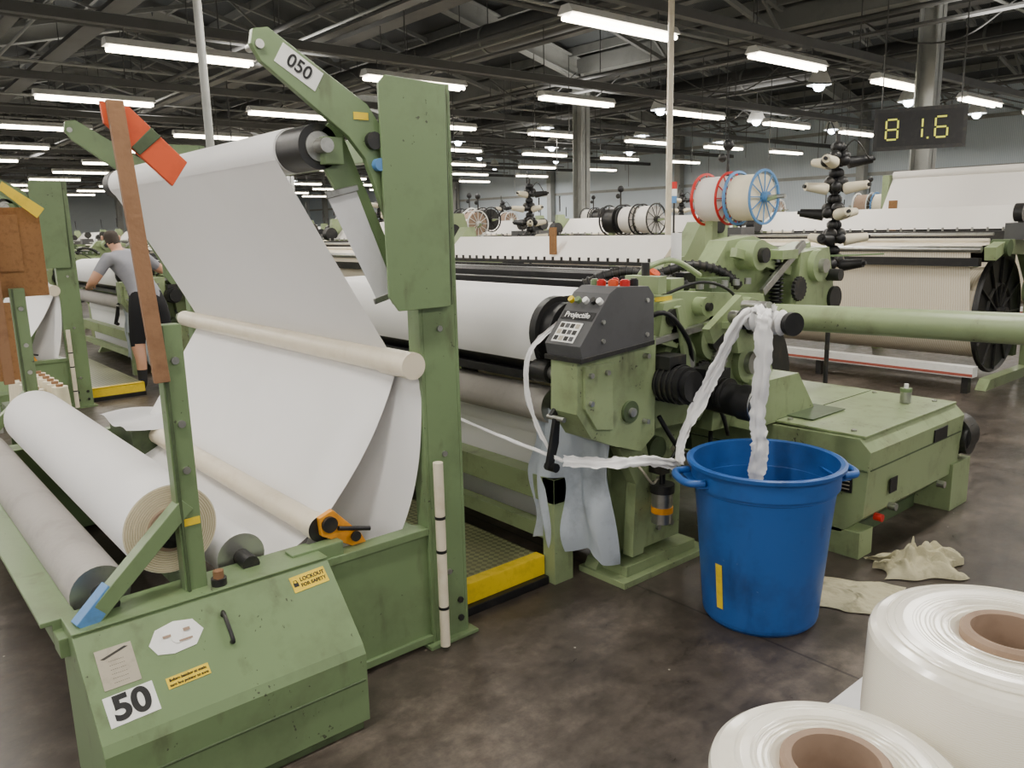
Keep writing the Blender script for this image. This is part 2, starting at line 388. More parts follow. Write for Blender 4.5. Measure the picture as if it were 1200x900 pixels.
for yy,zz in ((1.6,4.25),(4.7,4.15),(7.6,4.3),(10.6,4.2),(14,4.3),(18,4.2)):
    b.cyl((XL+1,yy,zz),(XR,yy,zz),.035,'tray',8); b.box(XL+1,XR,yy+.3,yy+.45,zz-.15,zz-.12,'tray')
    b.cyl((XL+1,yy+.9,zz+.2),(XR,yy+.9,zz+.2),.02,'roofsteel',8)
    b.box(XL+1,XR,yy+1.6,yy+1.9,zz+.3,zz+.36,'tray')
    x=XL+2
    while x<XR:
        b.cyl((x,yy,zz),(x,yy,roofz(yy)-.1),.008,'tray',6)
        x+=3
for i in range(80):
    x=random.uniform(-30,-7); y=random.uniform(5,20); b.cyl((x,y,random.uniform(2.6,3.4)),(x,y,4.4),.007,'tray',5)
for i in range(24):
    x=random.uniform(-22,-4); y=random.uniform(7,18); z=4.3; w_=random.uniform(1,2.4)
    b.tube([(x,y,z),(x+w_*.3,y+.3,z-.35),(x+w_*.7,y+.5,z-.4),(x+w_,y+.8,z)],.012,'tray',6,6)
b.obj('ceiling_services')
b=B()
for y,z in ((8.95,4.75),(16.4,4.8)):
    b.cyl((XL+1,y,z),(XR,y,z),.22,'tray',20)
    x=XL+2
    while x<XR: b.cyl((x,y,z),(x+.05,y,z),.235,'purlin',20); b.cyl((x,y,z),(x,y,roofz(y)-.1),.01,'tray',6); x+=2.5
b.obj('ventilation_ducts')
b=B()
for i,x in enumerate(lx):
    for j in range(-3,7):
        y=2.42+2.95*j
        if y>22: continue
        b.prism([(x-.05,3.62),(x+.05,3.62),(x+.10,3.545),(x-.10,3.545)],y,y+1.54,'fixture','Y')
        for s in (-1,1): b.cyl((x+s*.055,y+.03,3.515),(x+s*.055,y+1.51,3.515),.024,'tubeglow',8)
        for q in (.2,1.3): b.cyl((x,y+q,3.62),(x,y+q,3.74),.006,'tray',6)
b.obj('fluorescent_light_fixtures')
WARM=(1,.965,.91)
for i,x in enumerate(lx[:7]):
    for j in range(-3,7):
        y=2.42+2.95*j+.77
        if y>22: continue
        ld=bpy.data.lights.new('fluorescent_lamp','AREA'); ld.shape='RECTANGLE'; ld.size=.2; ld.size_y=1.5; ld.energy=46; ld.color=WARM
        o=bpy.data.objects.new('fluorescent_lamp',ld); o.location=(x,y,3.47); COL.objects.link(o)
for x in (-26,-36):
    for y in (3,12,20):
        ld=bpy.data.lights.new('fluorescent_lamp','AREA'); ld.shape='RECTANGLE'; ld.size=3; ld.size_y=6; ld.energy=340; ld.color=WARM
        o=bpy.data.objects.new('fluorescent_lamp',ld); o.location=(x,y,3.45); COL.objects.link(o)
for x in (-3.7,-10.8,-18,-27):  # added upward fill lights to brighten the roof, no fittings modelled for them
    for y in (-1,5,11,17):
        ld=bpy.data.lights.new('roof_fill_light','AREA'); ld.shape='RECTANGLE'; ld.size=1.2; ld.size_y=1.5; ld.energy=40; ld.color=WARM
        o=bpy.data.objects.new('roof_fill_light',ld); o.location=(x,y,3.9); o.rotation_euler[0]=math.pi; COL.objects.link(o)
b=B()
for i in range(10):
    for j in range(3):
        x=-4-3.4*i; y=13.2+3.4*j
        b.lathe([(.02,.3),(.1,.25),(.2,.03),(.2,0)],(x,y,3.9),'fixture',n=16); b.sphere((x,y,3.89),.10,'hibay',n=10); b.cyl((x,y,4.2),(x,y,roofz(y)-.1),.01,'tray',6)
b.obj('highbay_lamps')
w=bpy.data.worlds.new('world'); scene.world=w; w.use_nodes=True
w.node_tree.nodes['Background'].inputs[0].default_value=(.96,.97,1,1); w.node_tree.nodes['Background'].inputs[1].default_value=.5

# ------------------------------------------------------------------ batcher (fabric winding frame)
XA,XB=-2.53,-5.05
def build_batcher():
    b=B()
    def side(x):
        b.box(x-.06,x+.02,1.67,1.685,0,2.2,'green'); b.box(x-.06,x+.02,1.835,1.85,0,2.2,'green'); b.box(x+.005,x+.02,1.685,1.835,0,2.2,'green')
        b.box(x-.08,x+.05,1.64,1.88,0,.015,'green')
        b.prism([(1.52,1.44),(1.56,1.385),(1.79,1.385),(1.80,2.19),(1.55,2.20),(1.52,2.17)],x+.05,x+.062,'green')
        b.box(x+.02,x+.05,1.7,1.8,1.5,2.1,'dgreen'); b.box(x-.08,x+.05,1.79,1.81,1.39,2.19,'dgreen')
        b.prism([(1.09,2.25),(1.10,2.295),(1.15,2.305),(1.49,2.10),(1.56,2.0),(1.73,1.45),(1.65,1.42),(1.47,1.92),(1.41,1.99),(1.12,2.20)],x+.01,x+.035,'green')
        b.prism([(1.30,1.98),(1.40,2.06),(1.66,1.45),(1.60,1.40)],x-.05,x-.03,'green')
        b.cyl((x-.04,1.50,1.98),(x+.055,1.50,1.98),.03,'dark',16); b.cyl((x+.035,1.515,1.90),(x+.06,1.515,1.90),.022,'blue2',12)
        b.cyl((x-.04,1.115,2.25),(x+.045,1.115,2.25),.014,'steel',12)
        b.box(x-.05,x+.01,1.33,1.40,1.90,1.99,'green')
        b.box(x-.02,x+.005,1.15,1.67,.03,.50,'green'); b.box(x-.05,x+.02,1.15,1.67,.48,.51,'green'); b.box(x-.05,x+.02,1.15,1.67,.02,.05,'green')
        b.box(x-.03,x+.02,.73,.80,.48,1.41,'green'); b.box(x+.02,x+.03,.735,.745,.52,1.41,'dgreen')
        b.beam((x+.0,.76,.84),(x+.02,.45,.56),.05,.055,'green',(1,0,0)); b.beam((x+.01,.52,.63),(x+.025,.42,.54),.052,.057,'blue2',(1,0,0))
        for z in (.95,1.1,1.3): b.cyl((x+.02,.77,z),(x+.03,.77,z),.012,'steel',10)
        b.box(x-.06,x+.02,.36,1.2,.46,.52,'green')
        b.box(x-.05,x+.01,1.1,1.3,.50,.56,'green')
        b.cyl((x-.06,1.63,1.17),(x+.01,1.63,1.17),.03,'dgreen',16)
        for z in (.3,.8,1.3,): b.cyl((x+.02,1.76,z),(x+.028,1.76,z),.012,'steel',8)
        for z in (.08,.16): b.cyl((x+.02,1.72,z),(x+.03,1.72,z),.014,'dark',6); b.cyl((x+.02,1.81,z),(x+.03,1.81,z),.014,'dark',6)
    side(XA); side(XB)
    prof=[(-2.62,.03),(-2.62,.545),(-2.46,.545),(-2.23,.305),(-2.215,.275),(-2.215,.03)]
    b.prism(prof,.385,1.20,'green','Y')
    b.box(-2.6,-2.225,.40,1.18,0,.03,'dgreen'); b.box(-2.217,-2.209,.39,1.19,.18,.188,'dgreen')
    b.box(-2.62,-2.45,.385,1.2,.545,.551,'green')
    b.prism([(-5.3,.03),(-5.3,.5),(-5.1,.545),(-4.95,.545),(-4.95,.03)],.385,1.2,'green','Y')
    b.box(XB,XA-.06,.36,.42,.47,.54,'green'); b.box(XB,XA-.06,.33,.43,.535,.55,'green')
    b.box(XB,XA,1.0,1.06,.1,.2,'green')
    b.box(XB,XA-.05,1.70,1.80,.25,.4,'green'); b.box(XB,XA-.05,1.74,1.80,1.95,2.05,'green')
    b.box(XB,XA,1.64,1.69,.38,.42,'dgreen')
    b.cyl((-2.455,1.69,.02),(-2.455,1.69,.79),.02,'tube',14)
    for z in (.18,.42,.56): b.cyl((-2.455,1.69,z),(-2.455,1.69,z+.012),.0215,'black',14)
    b.cyl((XB+.05,1.33,1.96),(-2.74,1.33,1.96),.078,'fabric',32)
    b.cyl((-2.745,1.33,1.96),(-2.56,1.33,1.96),.076,'black',32,cap='dark'); b.cyl((XB+.03,1.33,1.96),(XB+.14,1.33,1.96),.08,'black',32)
    b.cyl((-2.575,1.33,1.96),(-2.555,1.33,1.96),.05,'steel',24); b.cyl((-2.56,1.33,1.96),(-2.5,1.33,1.96),.025,'steel',16)
    b.cyl((XB+.02,1.63,1.17),(-2.505,1.63,1.17),.046,'tube',28)
    b.cyl((-2.70,1.63,1.17),(-2.50,1.63,1.17),.052,'tube',28,cap='tube')
    b.cyl((XB+.02,1.25,.60),(-2.60,1.25,.60),.046,'tube',28); b.cyl((-2.66,1.25,.60),(-2.59,1.25,.60),.05,'tube',28,cap='dark')
    b.prism([(1.235,.65),(1.29,.67),(1.40,.55),(1.42,.51),(1.36,.51),(1.24,.58)],-2.59,-2.565,'orange2')
    b.cyl((-2.57,1.27,.62),(-2.55,1.27,.62),.03,'dark',16); b.cyl((-2.55,1.30,.60),(-2.55,1.43,.565),.009,'black',8); b.cyl((-2.555,1.37,.55),(-2.545,1.37,.55),.02,'dark',12)
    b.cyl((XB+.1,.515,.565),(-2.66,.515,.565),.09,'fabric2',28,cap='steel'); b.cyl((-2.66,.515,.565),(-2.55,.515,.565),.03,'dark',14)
    b.cyl((XB+.1,.965,.56),(-2.64,.965,.56),.085,'fabric',28,cap='steel'); b.cyl((-2.64,.965,.56),(-2.55,.965,.56),.03,'dark',14)
    b.prism([(1.34,1.80),(1.455,1.825),(1.60,1.45),(1.52,1.42)],-2.555,-2.55,'paper'); b.prism([(1.335,1.81),(1.46,1.835),(1.465,1.815),(1.34,1.785)],-2.552,-2.542,'steel'); b.prism([(1.50,1.43),(1.62,1.46),(1.625,1.44),(1.505,1.41)],-2.552,-2.542,'steel')
    return b
root=empty('fabric_batching_frame')
bb=build_batcher(); bat_me=bb.mesh('batcher_structure'); place(bat_me,'frame',root,.004)
def roll_mesh():
    b=B(); cy,cz,R=.742,.725,.150
    x0,x1=XB+.2,-2.64
    n=48
    b.cyl((x0,cy,cz),(x1,cy,cz),R,'fabric',n,cap='cream')
    for q in range(10): b.lathe([(.074+q*.0075,.0005),(.076+q*.0075,.002),(.078+q*.0075,.0005)],(x1,cy,cz),'rollring','X',40)
    b.cyl((x1-.01,cy,cz),(x1+.012,cy,cz),.074,'card',32,cap='card'); b.cyl((x1,cy,cz),(x1+.016,cy,cz),.062,'black',28,cap='black'); b.cyl((x1,cy,cz),(x1+.05,cy,cz),.028,'dark',16)
    b.cyl((x1+.02,cy,cz),(x1+.03,cy,cz),.05,'black',6)
    return b.mesh('wound_roll')
roll_me=roll_mesh(); place(roll_me,'wound_fabric_roll',root)
def sheet_mesh():
    b=B()
    x0,x1=XB+.17,-2.745
    def f1(u,v):
        x=x0+(x1-x0)*u
        y=1.256+(1.668-1.256)*v; z=1.930+(1.17-1.930)*v
        return (x+.045*v*u,y+.012*math.sin(math.pi*v)*math.sin(5*u+1),z)
    b.grid(f1,24,20,'fabric')
    def f1b(u,v):
        a=math.radians(205-205*v); x=x0+(x1-x0)*u
        return (x,1.33+.081*math.cos(a),1.96+.081*math.sin(a))
    b.grid(f1b,4,16,'fabric')
    def f2(u,v):
        x=x0+(x1+.07-x0)*u
        y=1.678+(1.26-1.678)*v; z=1.17+(.550-1.17)*v
        e=max(0,u-.85)/.15
        return (x+.10*e*math.sin(math.pi*v)*.3,y+.03*e*math.sin(math.pi*v),z)
    b.grid(f2,30,20,'fabric')
    def f3(u,v):
        x=-2.98+.46*u
        z=1.14-.76*v
        y=1.67-.33*v*(1-u)+.02*math.sin(7*u+2*v)*v-.12*u*v*v
        return (x+.03*v*math.sin(3*v)-.12*u*v*v,y,z)
    b.grid(f3,16,20,'fabric')
    def f4(u,v):
        x=x0+(x1+.05-x0)*u
        return (x,1.26+(1.02-1.26)*v,.550+(.48-.550)*v-.02*math.sin(math.pi*v))
    b.grid(f4,6,6,'fabric')
    return b.mesh('fabric_sheet')
sheet_me=sheet_mesh(); place(sheet_me,'fabric_web',root)
def board_mesh():
    b=B()
    b.hexa([(-2.505,.70,1.24),(-2.485,.70,1.24),(-2.485,.745,1.24),(-2.505,.745,1.24)],[(-2.505,.655,2.05),(-2.485,.655,2.05),(-2.485,.70,2.05),(-2.505,.70,2.05)],'wood')
    b.prism([(.645,2.05),(.72,2.04),(.87,1.89),(.82,1.82),(.65,1.99)],-2.53,-2.515,'orange')
    b.prism([(.775,1.985),(.80,1.96),(.735,1.905),(.715,1.927)],-2.516,-2.512,'dgreen')
    b.box(XB+.03,XB+.05,.64,.69,.9,2.0,'wood'); b.box(XB-.07,XB-.05,.70,.93,1.36,1.84,'cork'); b.box(XB+.03,XB+.045,.58,.72,.92,1.34,'cork'); b.box(XB-.04,XB-.03,.5,.82,1.5,1.8,'cork')
    b.prism([(.74,1.93),(.76,1.97),(.94,1.83),(.90,1.78)],XB+.05,XB+.06,'yellow')
    return b.mesh('boards')
board_me=board_mesh(); place(board_me,'timber_board_and_flag',root,.003)
s2=Vector((.23,0,-.24)).normalized(); upv=-s2; nrm=Vector((.24,0,.23)).normalized()
def onslant(y,t,off=.001): return Vector((-2.46,y,.545))+s2*(t+.014)+nrm*off
def label(name,y,t,w,h,m,rot=0,off=.002,parent=root):
    c=onslant(y,t,off); r=Vector((0,1,0)); u=upv
    r2=r*math.cos(rot)+u*math.sin(rot); u2=-r*math.sin(rot)+u*math.cos(rot)
    b=B(); pts=[c+r2*sx*w/2+u2*sy*h/2 for sx,sy in ((-1,-1),(1,-1),(1,1),(-1,1))]
    b.hexa([p-nrm*.002 for p in pts],pts,m); b.obj(name,parent)
    return c,r2,u2
c,r2,u2=label('lockout_label',1.11,.045,.13,.057,'yellow',.05)
text('LOCKOUT',"lockout_text",c+u2*.010+r2*.014+nrm*.001,r2,u2,.019,'black',root,bold=.0004); text('FOR SAFETY',"lockout_text_2",c-u2*.011+r2*.012+nrm*.001,r2,u2,.017,'black',root,bold=.0004)
b=B(); p=c-r2*.05+nrm*.0008
b.face([p+r2*-.009+u2*-.01,p+r2*.009+u2*-.01,p+r2*.009+u2*.004,p+r2*-.009+u2*.004],'black'); b.tube([p-r2*.006+u2*.003,p-r2*.005+u2*.013,p+r2*.005+u2*.013,p+r2*.006+u2*.003],.0013,'black',6); b.obj('padlock_symbol',root)
c,r2,u2=label('maker_plate',.478,.115,.10,.12,'silver',.0)
for i in range(6): text('- - - - - - - -',"plate_line",c+u2*(.02-i*.013)+nrm*.001,r2,u2,.009,'dark',root)
b=B(); p=c+u2*.04+nrm*.001; b.face([p-r2*.04-u2*.008,p+r2*.03+u2*.012,p+r2*.04+u2*.008,p-r2*.03-u2*.012],'dark'); b.obj('plate_stand_in_mark',root)
c,r2,u2=label('number_plate',.485,.235,.135,.088,'white',.03)
text('50','number_50',c+nrm*.001,r2,u2,.098,'black',root,bold=.0035,sx=1.05)
c,r2,u2=label('warning_label',.65,.215,.125,.034,'yellow',.03)
text('Before batcher at static','warning_text',c+u2*.007+nrm*.001,r2,u2,.0115,'black',root,bold=.0003); text('turn hot pointer to zero','warning_text_2',c-u2*.008+nrm*.001,r2,u2,.0115,'black',root,bold=.0003)
b=B(); c=onslant(.655,.09,.003); r=Vector((0,1,0)); pp=[(-.075,.0),(-.05,.035),(.0,.045),(.05,.035),(.07,.0),(.04,-.035),(-.02,-.04),(-.06,-.03)]
b.hexa([c+r*x*1.12+upv*y*1.15-nrm*.003 for x,y in pp],[c+r*x*1.12+upv*y*1.15 for x,y in pp],'white'); b.cyl(c+nrm*-.001,c+nrm*.003,.02,'white',20)
for x,y,q,s_ in ((-.03,.01,.012,.004),(.02,-.015,.02,.003),(.03,.015,.01,.005)): b.face([c+nrm*.0035+r*(x-q)+upv*(y-s_),c+nrm*.0035+r*(x+q)+upv*(y-s_),c+nrm*.0035+r*(x+q)+upv*(y+s_),c+nrm*.0035+r*(x-q)+upv*(y+s_)],'card')
b.obj('worn_label',root)
b=B(); c=onslant(.80,.115,.02); b.tube([c+upv*.045-nrm*.02,c+upv*.045,c-upv*.045,c-upv*.045-nrm*.02],.0065,'dark',10,4); b.obj('lift_handle',root)
b=B(); b.cyl((-2.49,.83,.55),(-2.49,.83,.575),.025,'dark',16); b.cyl((-2.49,.83,.575),(-2.49,.83,.60),.018,'wood',6); b.obj('bolt_cap',root)
ad=Vector((0,.34,-.205)).normalized(); au=Vector((0,.205,.34)).normalized()
c=Vector((-2.493,1.245,2.195))
b=B(); pts=[c+ad*sx*.078+au*sy*.034 for sx,sy in ((-1,-1),(1,-1),(1,1),(-1,1))]; b.hexa([p-Vector((.003,0,0)) for p in pts],pts,'white'); b.obj('arm_number_plate',root)
text('050','arm_number_050',c+Vector((.001,0,0)),ad,au,.06,'black',root,bold=.001)
for y,z,nm in ((.768,.78,'post_tag'),(1.46,2.06,'hub_tag')):
    b=B(); b.box(-2.509 if y<1 else -2.494,-2.507 if y<1 else -2.492,y-.028,y+.028,z-.012,z+.012,'yellow'); b.obj(nm,root)
for k in (1,2,3,4):
    e=empty('fabric_batching_frame.%03d'%k)
    for nm,me in (('frame',bat_me),('wound_fabric_roll',roll_me),('fabric_web',sheet_me),('timber_board_and_flag',board_me)): place(me,nm,e)
    e.location=(-6.2*k,0,0)
b=B()
b.box(-4.95,-4.50,1.12,1.5,0.0,.64,'dgreen')
b.grid(lambda u,v:(-5.0+.56*u,1.08+.46*v,.66+.015*math.sin(9*u+5*v)),10,10,'paper'); b.obj('paper_covered_crate')
b=B()
for i in range(6):
    x=-6.1+.13*i
    b.cyl((x,.85,.60),(x,.85,.78),.055,'cream',18,r1=.045); b.cyl((x,.85,.78),(x,.85,.795),.02,'wood',10)
    b.cyl((x,.98,.60),(x,.98,.78),.055,'cream',18,r1=.045); b.cyl((x,.98,.78),(x,.98,.795),.02,'wood',10)
b.box(-6.2,-5.38,.76,1.08,.56,.60,'dgreen')
for x in (-6.18,-5.44):
    for y in (.78,1.02): b.box(x,x+.04,y,y+.04,0,.56,'dgreen')
b.obj('yarn_cone_tray')

# ------------------------------------------------------------------ step platform
b=B()
b.box(-5.0,-2.66,1.90,2.41,.11,.13,'chequer'); b.box(-2.665,-2.64,1.90,2.41,.04,.13,'yellow'); b.box(-2.70,-2.64,1.90,2.41,.125,.136,'yellow')
b.box(-5,-2.7,1.9,1.93,0,.11,'dgreen'); b.box(-5,-2.7,2.38,2.41,0,.11,'dgreen'); b.box(-2.65,-2.61,1.9,2.41,0,.04,'black')
pm=b.mesh('step_platform'); place(pm,'step_platform',bevel=.003)
for k in (1,2): place(pm,'step_platform.%03d'%k,loc=(-6.2*k-.1,0,0))

# ------------------------------------------------------------------ loom
def build_loom():
    b=B()
    G='lgreen'
    b.box(-5.0,-2.58,2.42,2.52,.40,.52,G); b.box(-2.66,-2.58,2.42,2.54,0,.52,G); b.box(-5.0,-2.6,2.44,2.5,.2,.27,G)
    fr=[(2.52,1.14),(2.50,.88),(2.55,.72),(2.66,.64),(2.72,.52),(2.74,.12),(2.66,.07),(2.62,0),(3.28,0),(3.24,.07),(3.14,.12),(3.16,.5),(3.3,.62),(3.7,.66),(3.9,.8),(3.92,1.2),(3.8,1.30),(3.2,1.36),(2.95,1.32),(2.85,1.2)]
    b.prism(fr,-2.60,-2.52,G)
    b.prism([(2.30,1.14),(2.295,.90),(2.38,.78),(2.52,.72),(2.70,.66),(2.80,.72),(2.80,1.18)],-2.46,-2.30,G)
    b.prism([(2.33,1.10),(2.33,.92),(2.40,.82),(2.50,.80),(2.50,1.10)],-2.30,-2.285,G)
    b.prism([(2.78,1.20),(2.80,1.33),(3.05,1.36),(3.75,1.30),(3.80,1.18),(3.3,1.22),(3.0,1.12)],-2.58,-2.36,G)
    b.prism([(2.74,.55),(2.76,.12),(3.12,.12),(3.13,.5),(3.0,.62)],-2.52,-2.40,G)
    b.prism([(2.62,.68),(2.80,.70),(2.86,.50),(2.80,.12),(2.72,.12),(2.74,.48)],-2.42,-2.36,G)
    b.box(-2.62,-2.32,2.62,3.28,0,.03,G); b.box(-2.6,-2.36,2.68,3.20,.03,.08,G)
    b.prism([(2.95,.70),(2.92,1.08),(3.1,1.2),(3.35,1.12),(3.42,.8),(3.3,.68)],-2.52,-2.42,G)
    b.prism([(3.35,.62),(3.40,1.05),(3.85,1.0),(4.0,.6)],-2.6,-2.38,G)
    b.prism([(2.84,1.14),(2.88,1.32),(3.02,1.33),(3.06,1.2),(2.98,1.1)],-2.40,-2.32,G)
    b.prism([(3.45,1.02),(3.40,1.22),(3.55,1.3),(3.7,1.25),(3.68,1.05)],-2.42,-2.30,G)
    for (y,z,r,x1,m) in ((3.05,1.02,.13,-2.36,G),(3.05,1.02,.09,-2.33,'dgreen'),(3.05,1.02,.04,-2.30,'steel'),(3.32,1.10,.10,-2.36,G),(3.32,1.10,.05,-2.33,'dark'),(2.9,.62,.06,-2.36,'dgreen'),(3.62,.95,.11,-2.34,G),(3.62,.95,.06,-2.31,'steel'),(2.62,.86,.05,-2.285,'dgreen'),(2.62,.86,.02,-2.27,'steel'),(2.93,1.25,.04,-2.30,'dark'),(3.55,1.16,.05,-2.27,'dark'),(3.55,1.16,.025,-2.25,'steel'),(3.18,1.28,.045,-2.30,G),(3.18,1.28,.02,-2.28,'dark'),(3.40,.78,.07,-2.33,G),(3.40,.78,.03,-2.30,'dark')):
        b.cyl((-2.52,y,z),(x1,y,z),r,m,28)
    b.gear((-2.36,3.22,.92),.09,.02,'dark',22); b.gear((-2.36,3.36,1.0),.06,.02,'steel',16); b.gear((-2.34,2.98,1.17),.05,.02,'dark',14)
    b.cyl((-2.40,2.86,.96),(-2.16,2.86,.96),.085,'black',24)
    for q in range(7): b.cyl((-2.38+.03*q,2.86,.96),(-2.37+.03*q,2.86,.96),.092,'dark',24)
    b.cyl((-2.16,2.86,.96),(-2.13,2.86,.96),.07,'black',24)
    b.box(-2.34,-2.22,2.80,2.92,1.03,1.09,'dark')
    b.cyl((-2.36,3.12,.88),(-2.02,3.12,.86),.075,'black',24)
    for q in range(8): b.cyl((-2.33+.028*q,3.12,.88),(-2.32+.028*q,3.12,.88),.082,'dark',24)
    b.cyl((-2.05,3.12,.862),(-1.98,3.12,.86),.082,'black',24,cap='dark')
    for q in range(3): b.lathe([(.02+.022*q,0),(.026+.022*q,.004),(.032+.022*q,0)],(-1.978,3.12,.86),'steel','X',24)
    b.box(-2.3,-2.16,3.06,3.18,.93,1.0,'black')
    b.cyl((-2.30,2.86,.28),(-2.30,2.86,.43),.05,'steel',20); b.cyl((-2.30,2.86,.33),(-2.30,2.86,.36),.052,'orange2',20); b.cyl((-2.30,2.86,.43),(-2.30,2.86,.47),.058,'dark',20); b.cyl((-2.30,2.86,.47),(-2.30,2.86,.55),.015,'black',8)
    b.box(-2.36,-2.28,2.83,2.89,.52,.56,'dark')
    for y,z in ((2.36,1.06),(2.36,.94),(2.46,1.06),(2.72,1.1),(2.72,.80)): b.cyl((-2.30,y,z),(-2.27,y,z),.012,'steel',8)
    for y,z in ((2.95,.2),(3.05,.2),(2.95,.45),(3.05,.45)): b.cyl((-2.41,y,z),(-2.385,y,z),.014,'steel',8)
    b.prism([(2.265,.87),(2.295,.88),(2.285,.76),(2.25,.66),(2.215,.66),(2.24,.76)],-2.42,-2.40,'black'); b.cyl((-2.46,2.28,.87),(-2.36,2.28,.87),.012,'steel',8); b.cyl((-2.44,2.25,.66),(-2.38,2.25,.66),.02,'black',10)
    b.beam((-2.44,2.28,.87),(-2.44,2.36,.95),.02,.03,'dark')
    b.beam((-2.32,2.8,1.15),(-2.32,3.55,1.22),.03,.03,'steel'); b.beam((-2.30,2.95,1.3),(-2.30,3.1,.75),.025,.03,G)
    b.tube([(-2.42,2.75,1.2),(-2.3,2.85,1.28),(-2.28,3.0,1.15),(-2.32,3.1,1.0)],.012,'black',8,6)
    b.tube([(-2.42,3.4,.6),(-2.3,3.2,.5),(-2.3,3.0,.6),(-2.36,2.9,.78)],.012,'black',8,6)
    b.tube([(-2.42,3.5,.7),(-2.28,3.35,.62),(-2.25,3.25,.75),(-2.3,3.2,.9)],.010,'black',8,6)
    b.tube([(-2.3,2.86,.52),(-2.26,2.9,.62),(-2.3,3.0,.66),(-2.36,3.1,.6)],.009,'black',8,6)
    b.tube([(-2.4,2.72,.62),(-2.3,2.7,.58),(-2.28,2.76,.5),(-2.3,2.82,.5)],.006,'silver',8,6)
    b.tube([(-2.4,2.95,1.34),(-2.3,3.1,1.40),(-2.28,3.3,1.36),(-2.3,3.5,1.24)],.008,'black',8,6)
    for q in range(5): b.cyl((-2.36,3.2+.1*q,1.36),(-2.36,3.2+.1*q,1.39),.018,'steel',8)
    b.box(-2.5,-2.38,3.0,3.1,1.33,1.42,G); b.box(-2.5,-2.4,3.35,3.5,1.3,1.40,'dgreen')
    b.box(-2.54,-2.34,2.86,2.92,1.36,1.44,G); b.cyl((-2.44,2.89,1.44),(-2.44,2.89,1.50),.02,'dark',12)
    xa,xb=-5.0,-2.64
    def cl(u,v):
        x=xa+(xb-xa)*u
        if v<.3: return (x,2.95-.40*v/.3,1.36)
        a=math.radians(90+(v-.3)/.7*120)
        return (x,2.55+.19*math.cos(a),1.17+.19*math.sin(a))
    b.grid(cl,6,24,'fabric')
    b.cyl((xa,2.55,1.17),(xb+.02,2.55,1.17),.183,'dark',32)
    b.cyl((xb-.01,2.50,1.21),(xb+.03,2.50,1.21),.155,'black',36,cap='dark'); b.cyl((xb+.03,2.50,1.21),(xb+.10,2.50,1.21),.13,'black',36,cap='dark')
    b.lathe([(.08,0),(.09,.01),(.10,0)],(xb+.10,2.50,1.21),'steel','X',30)
    b.cyl((xb+.0,2.38,1.04),(xb+.10,2.38,1.04),.05,'dark',20); b.cyl((xb+.1,2.38,1.04),(xb+.13,2.38,1.04),.03,'steel',16)
    b.box(xa,xb,2.40,2.46,.98,1.02,'black')
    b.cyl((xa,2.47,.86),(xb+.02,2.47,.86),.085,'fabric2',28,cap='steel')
    b.cyl((xa,2.62,.70),(xb,2.62,.70),.07,'fabric',28)
    b.grid(lambda u,v:(xa+(xb-xa)*u,2.55+.03*v,.84-.62*v),6,8,'fabric')
    b.box(xa,xb+.1,2.7,2.9,.1,.5,'dgreen')
    def cb(u,v):
        n=noise.noise(Vector((u*5,v*2.2,3)))*.05
        return (-2.72+.33*u+.02*math.sin(9*v)+n*.6,2.38+.26*u-.05*(1-v)*u+.03*math.sin(11*u+2*v)+n,.87-.66*v-.10*u*v+.02*math.sin(12*u))
    b.grid(cb,40,30,'bluefab')
    b.box(xa,-2.75,3.1,3.18,1.30,1.38,'black')
    for q in range(5): b.box(xa+.05,-2.72,3.25+.05*q,3.27+.05*q,.8,1.41,'black')
    b.box(xa,-2.7,3.52,3.62,1.32,1.41,'black')
    b.box(xa,-2.62,3.9,4.1,.3,.6,'dgreen')
    b.cyl((xa,4.15,.7),(-2.7,4.15,.7),.33,'cream',36)
    for x in (xa,-2.7): b.cyl((x-.015,4.15,.7),(x+.015,4.15,.7),.45,'dark',40)
    b.prism(fr,-5.14,-5.06,G); b.box(-5.3,-5.14,2.6,3.8,.1,1.2,G)
    b.prism([(3.55,1.28),(3.5,1.45),(3.62,1.58),(3.85,1.60),(4.2,1.50),(4.45,1.55),(4.5,1.40),(4.2,1.30),(4.1,1.15),(3.85,1.2)],-2.62,-2.50,G)
    b.prism([(4.1,1.15),(4.15,1.50),(4.45,1.52),(4.55,1.2),(4.35,1.05)],-2.50,-2.38,G)
    b.cyl((-2.5,4.3,1.42),(-2.34,4.3,1.42),.09,G,24); b.cyl((-2.34,4.3,1.42),(-2.31,4.3,1.42),.04,'steel',20)
    b.cyl((-2.5,4.52,1.22),(-2.36,4.52,1.22),.07,'black',24); b.cyl((-2.5,3.75,1.5),(-2.38,3.75,1.5),.08,G,24); b.cyl((-2.38,3.75,1.5),(-2.35,3.75,1.5),.04,'dark',16)
    b.beam((-2.45,3.6,1.52),(-2.45,4.3,1.36),.04,.05,G); b.beam((-2.40,3.8,1.30),(-2.40,4.2,1.55),.025,.04,'steel')
    b.gear((-2.38,4.12,1.30),.07,.02,'dark',18); b.cyl((-2.42,4.45,1.36),(-2.30,4.45,1.36),.035,'dark',14)
    b.cyl((-2.44,4.0,1.05),(-2.44,4.0,1.5),.02,'steel',10)
    for q in range(16): b.lathe([(.030,0),(.042,.008),(.030,.016)],(-2.44,4.0,1.12+.021*q),'black','Z',14)
    b.box(-2.52,-2.36,3.92,4.08,1.47,1.52,G); b.box(-2.52,-2.36,3.92,4.08,1.08,1.12,G)
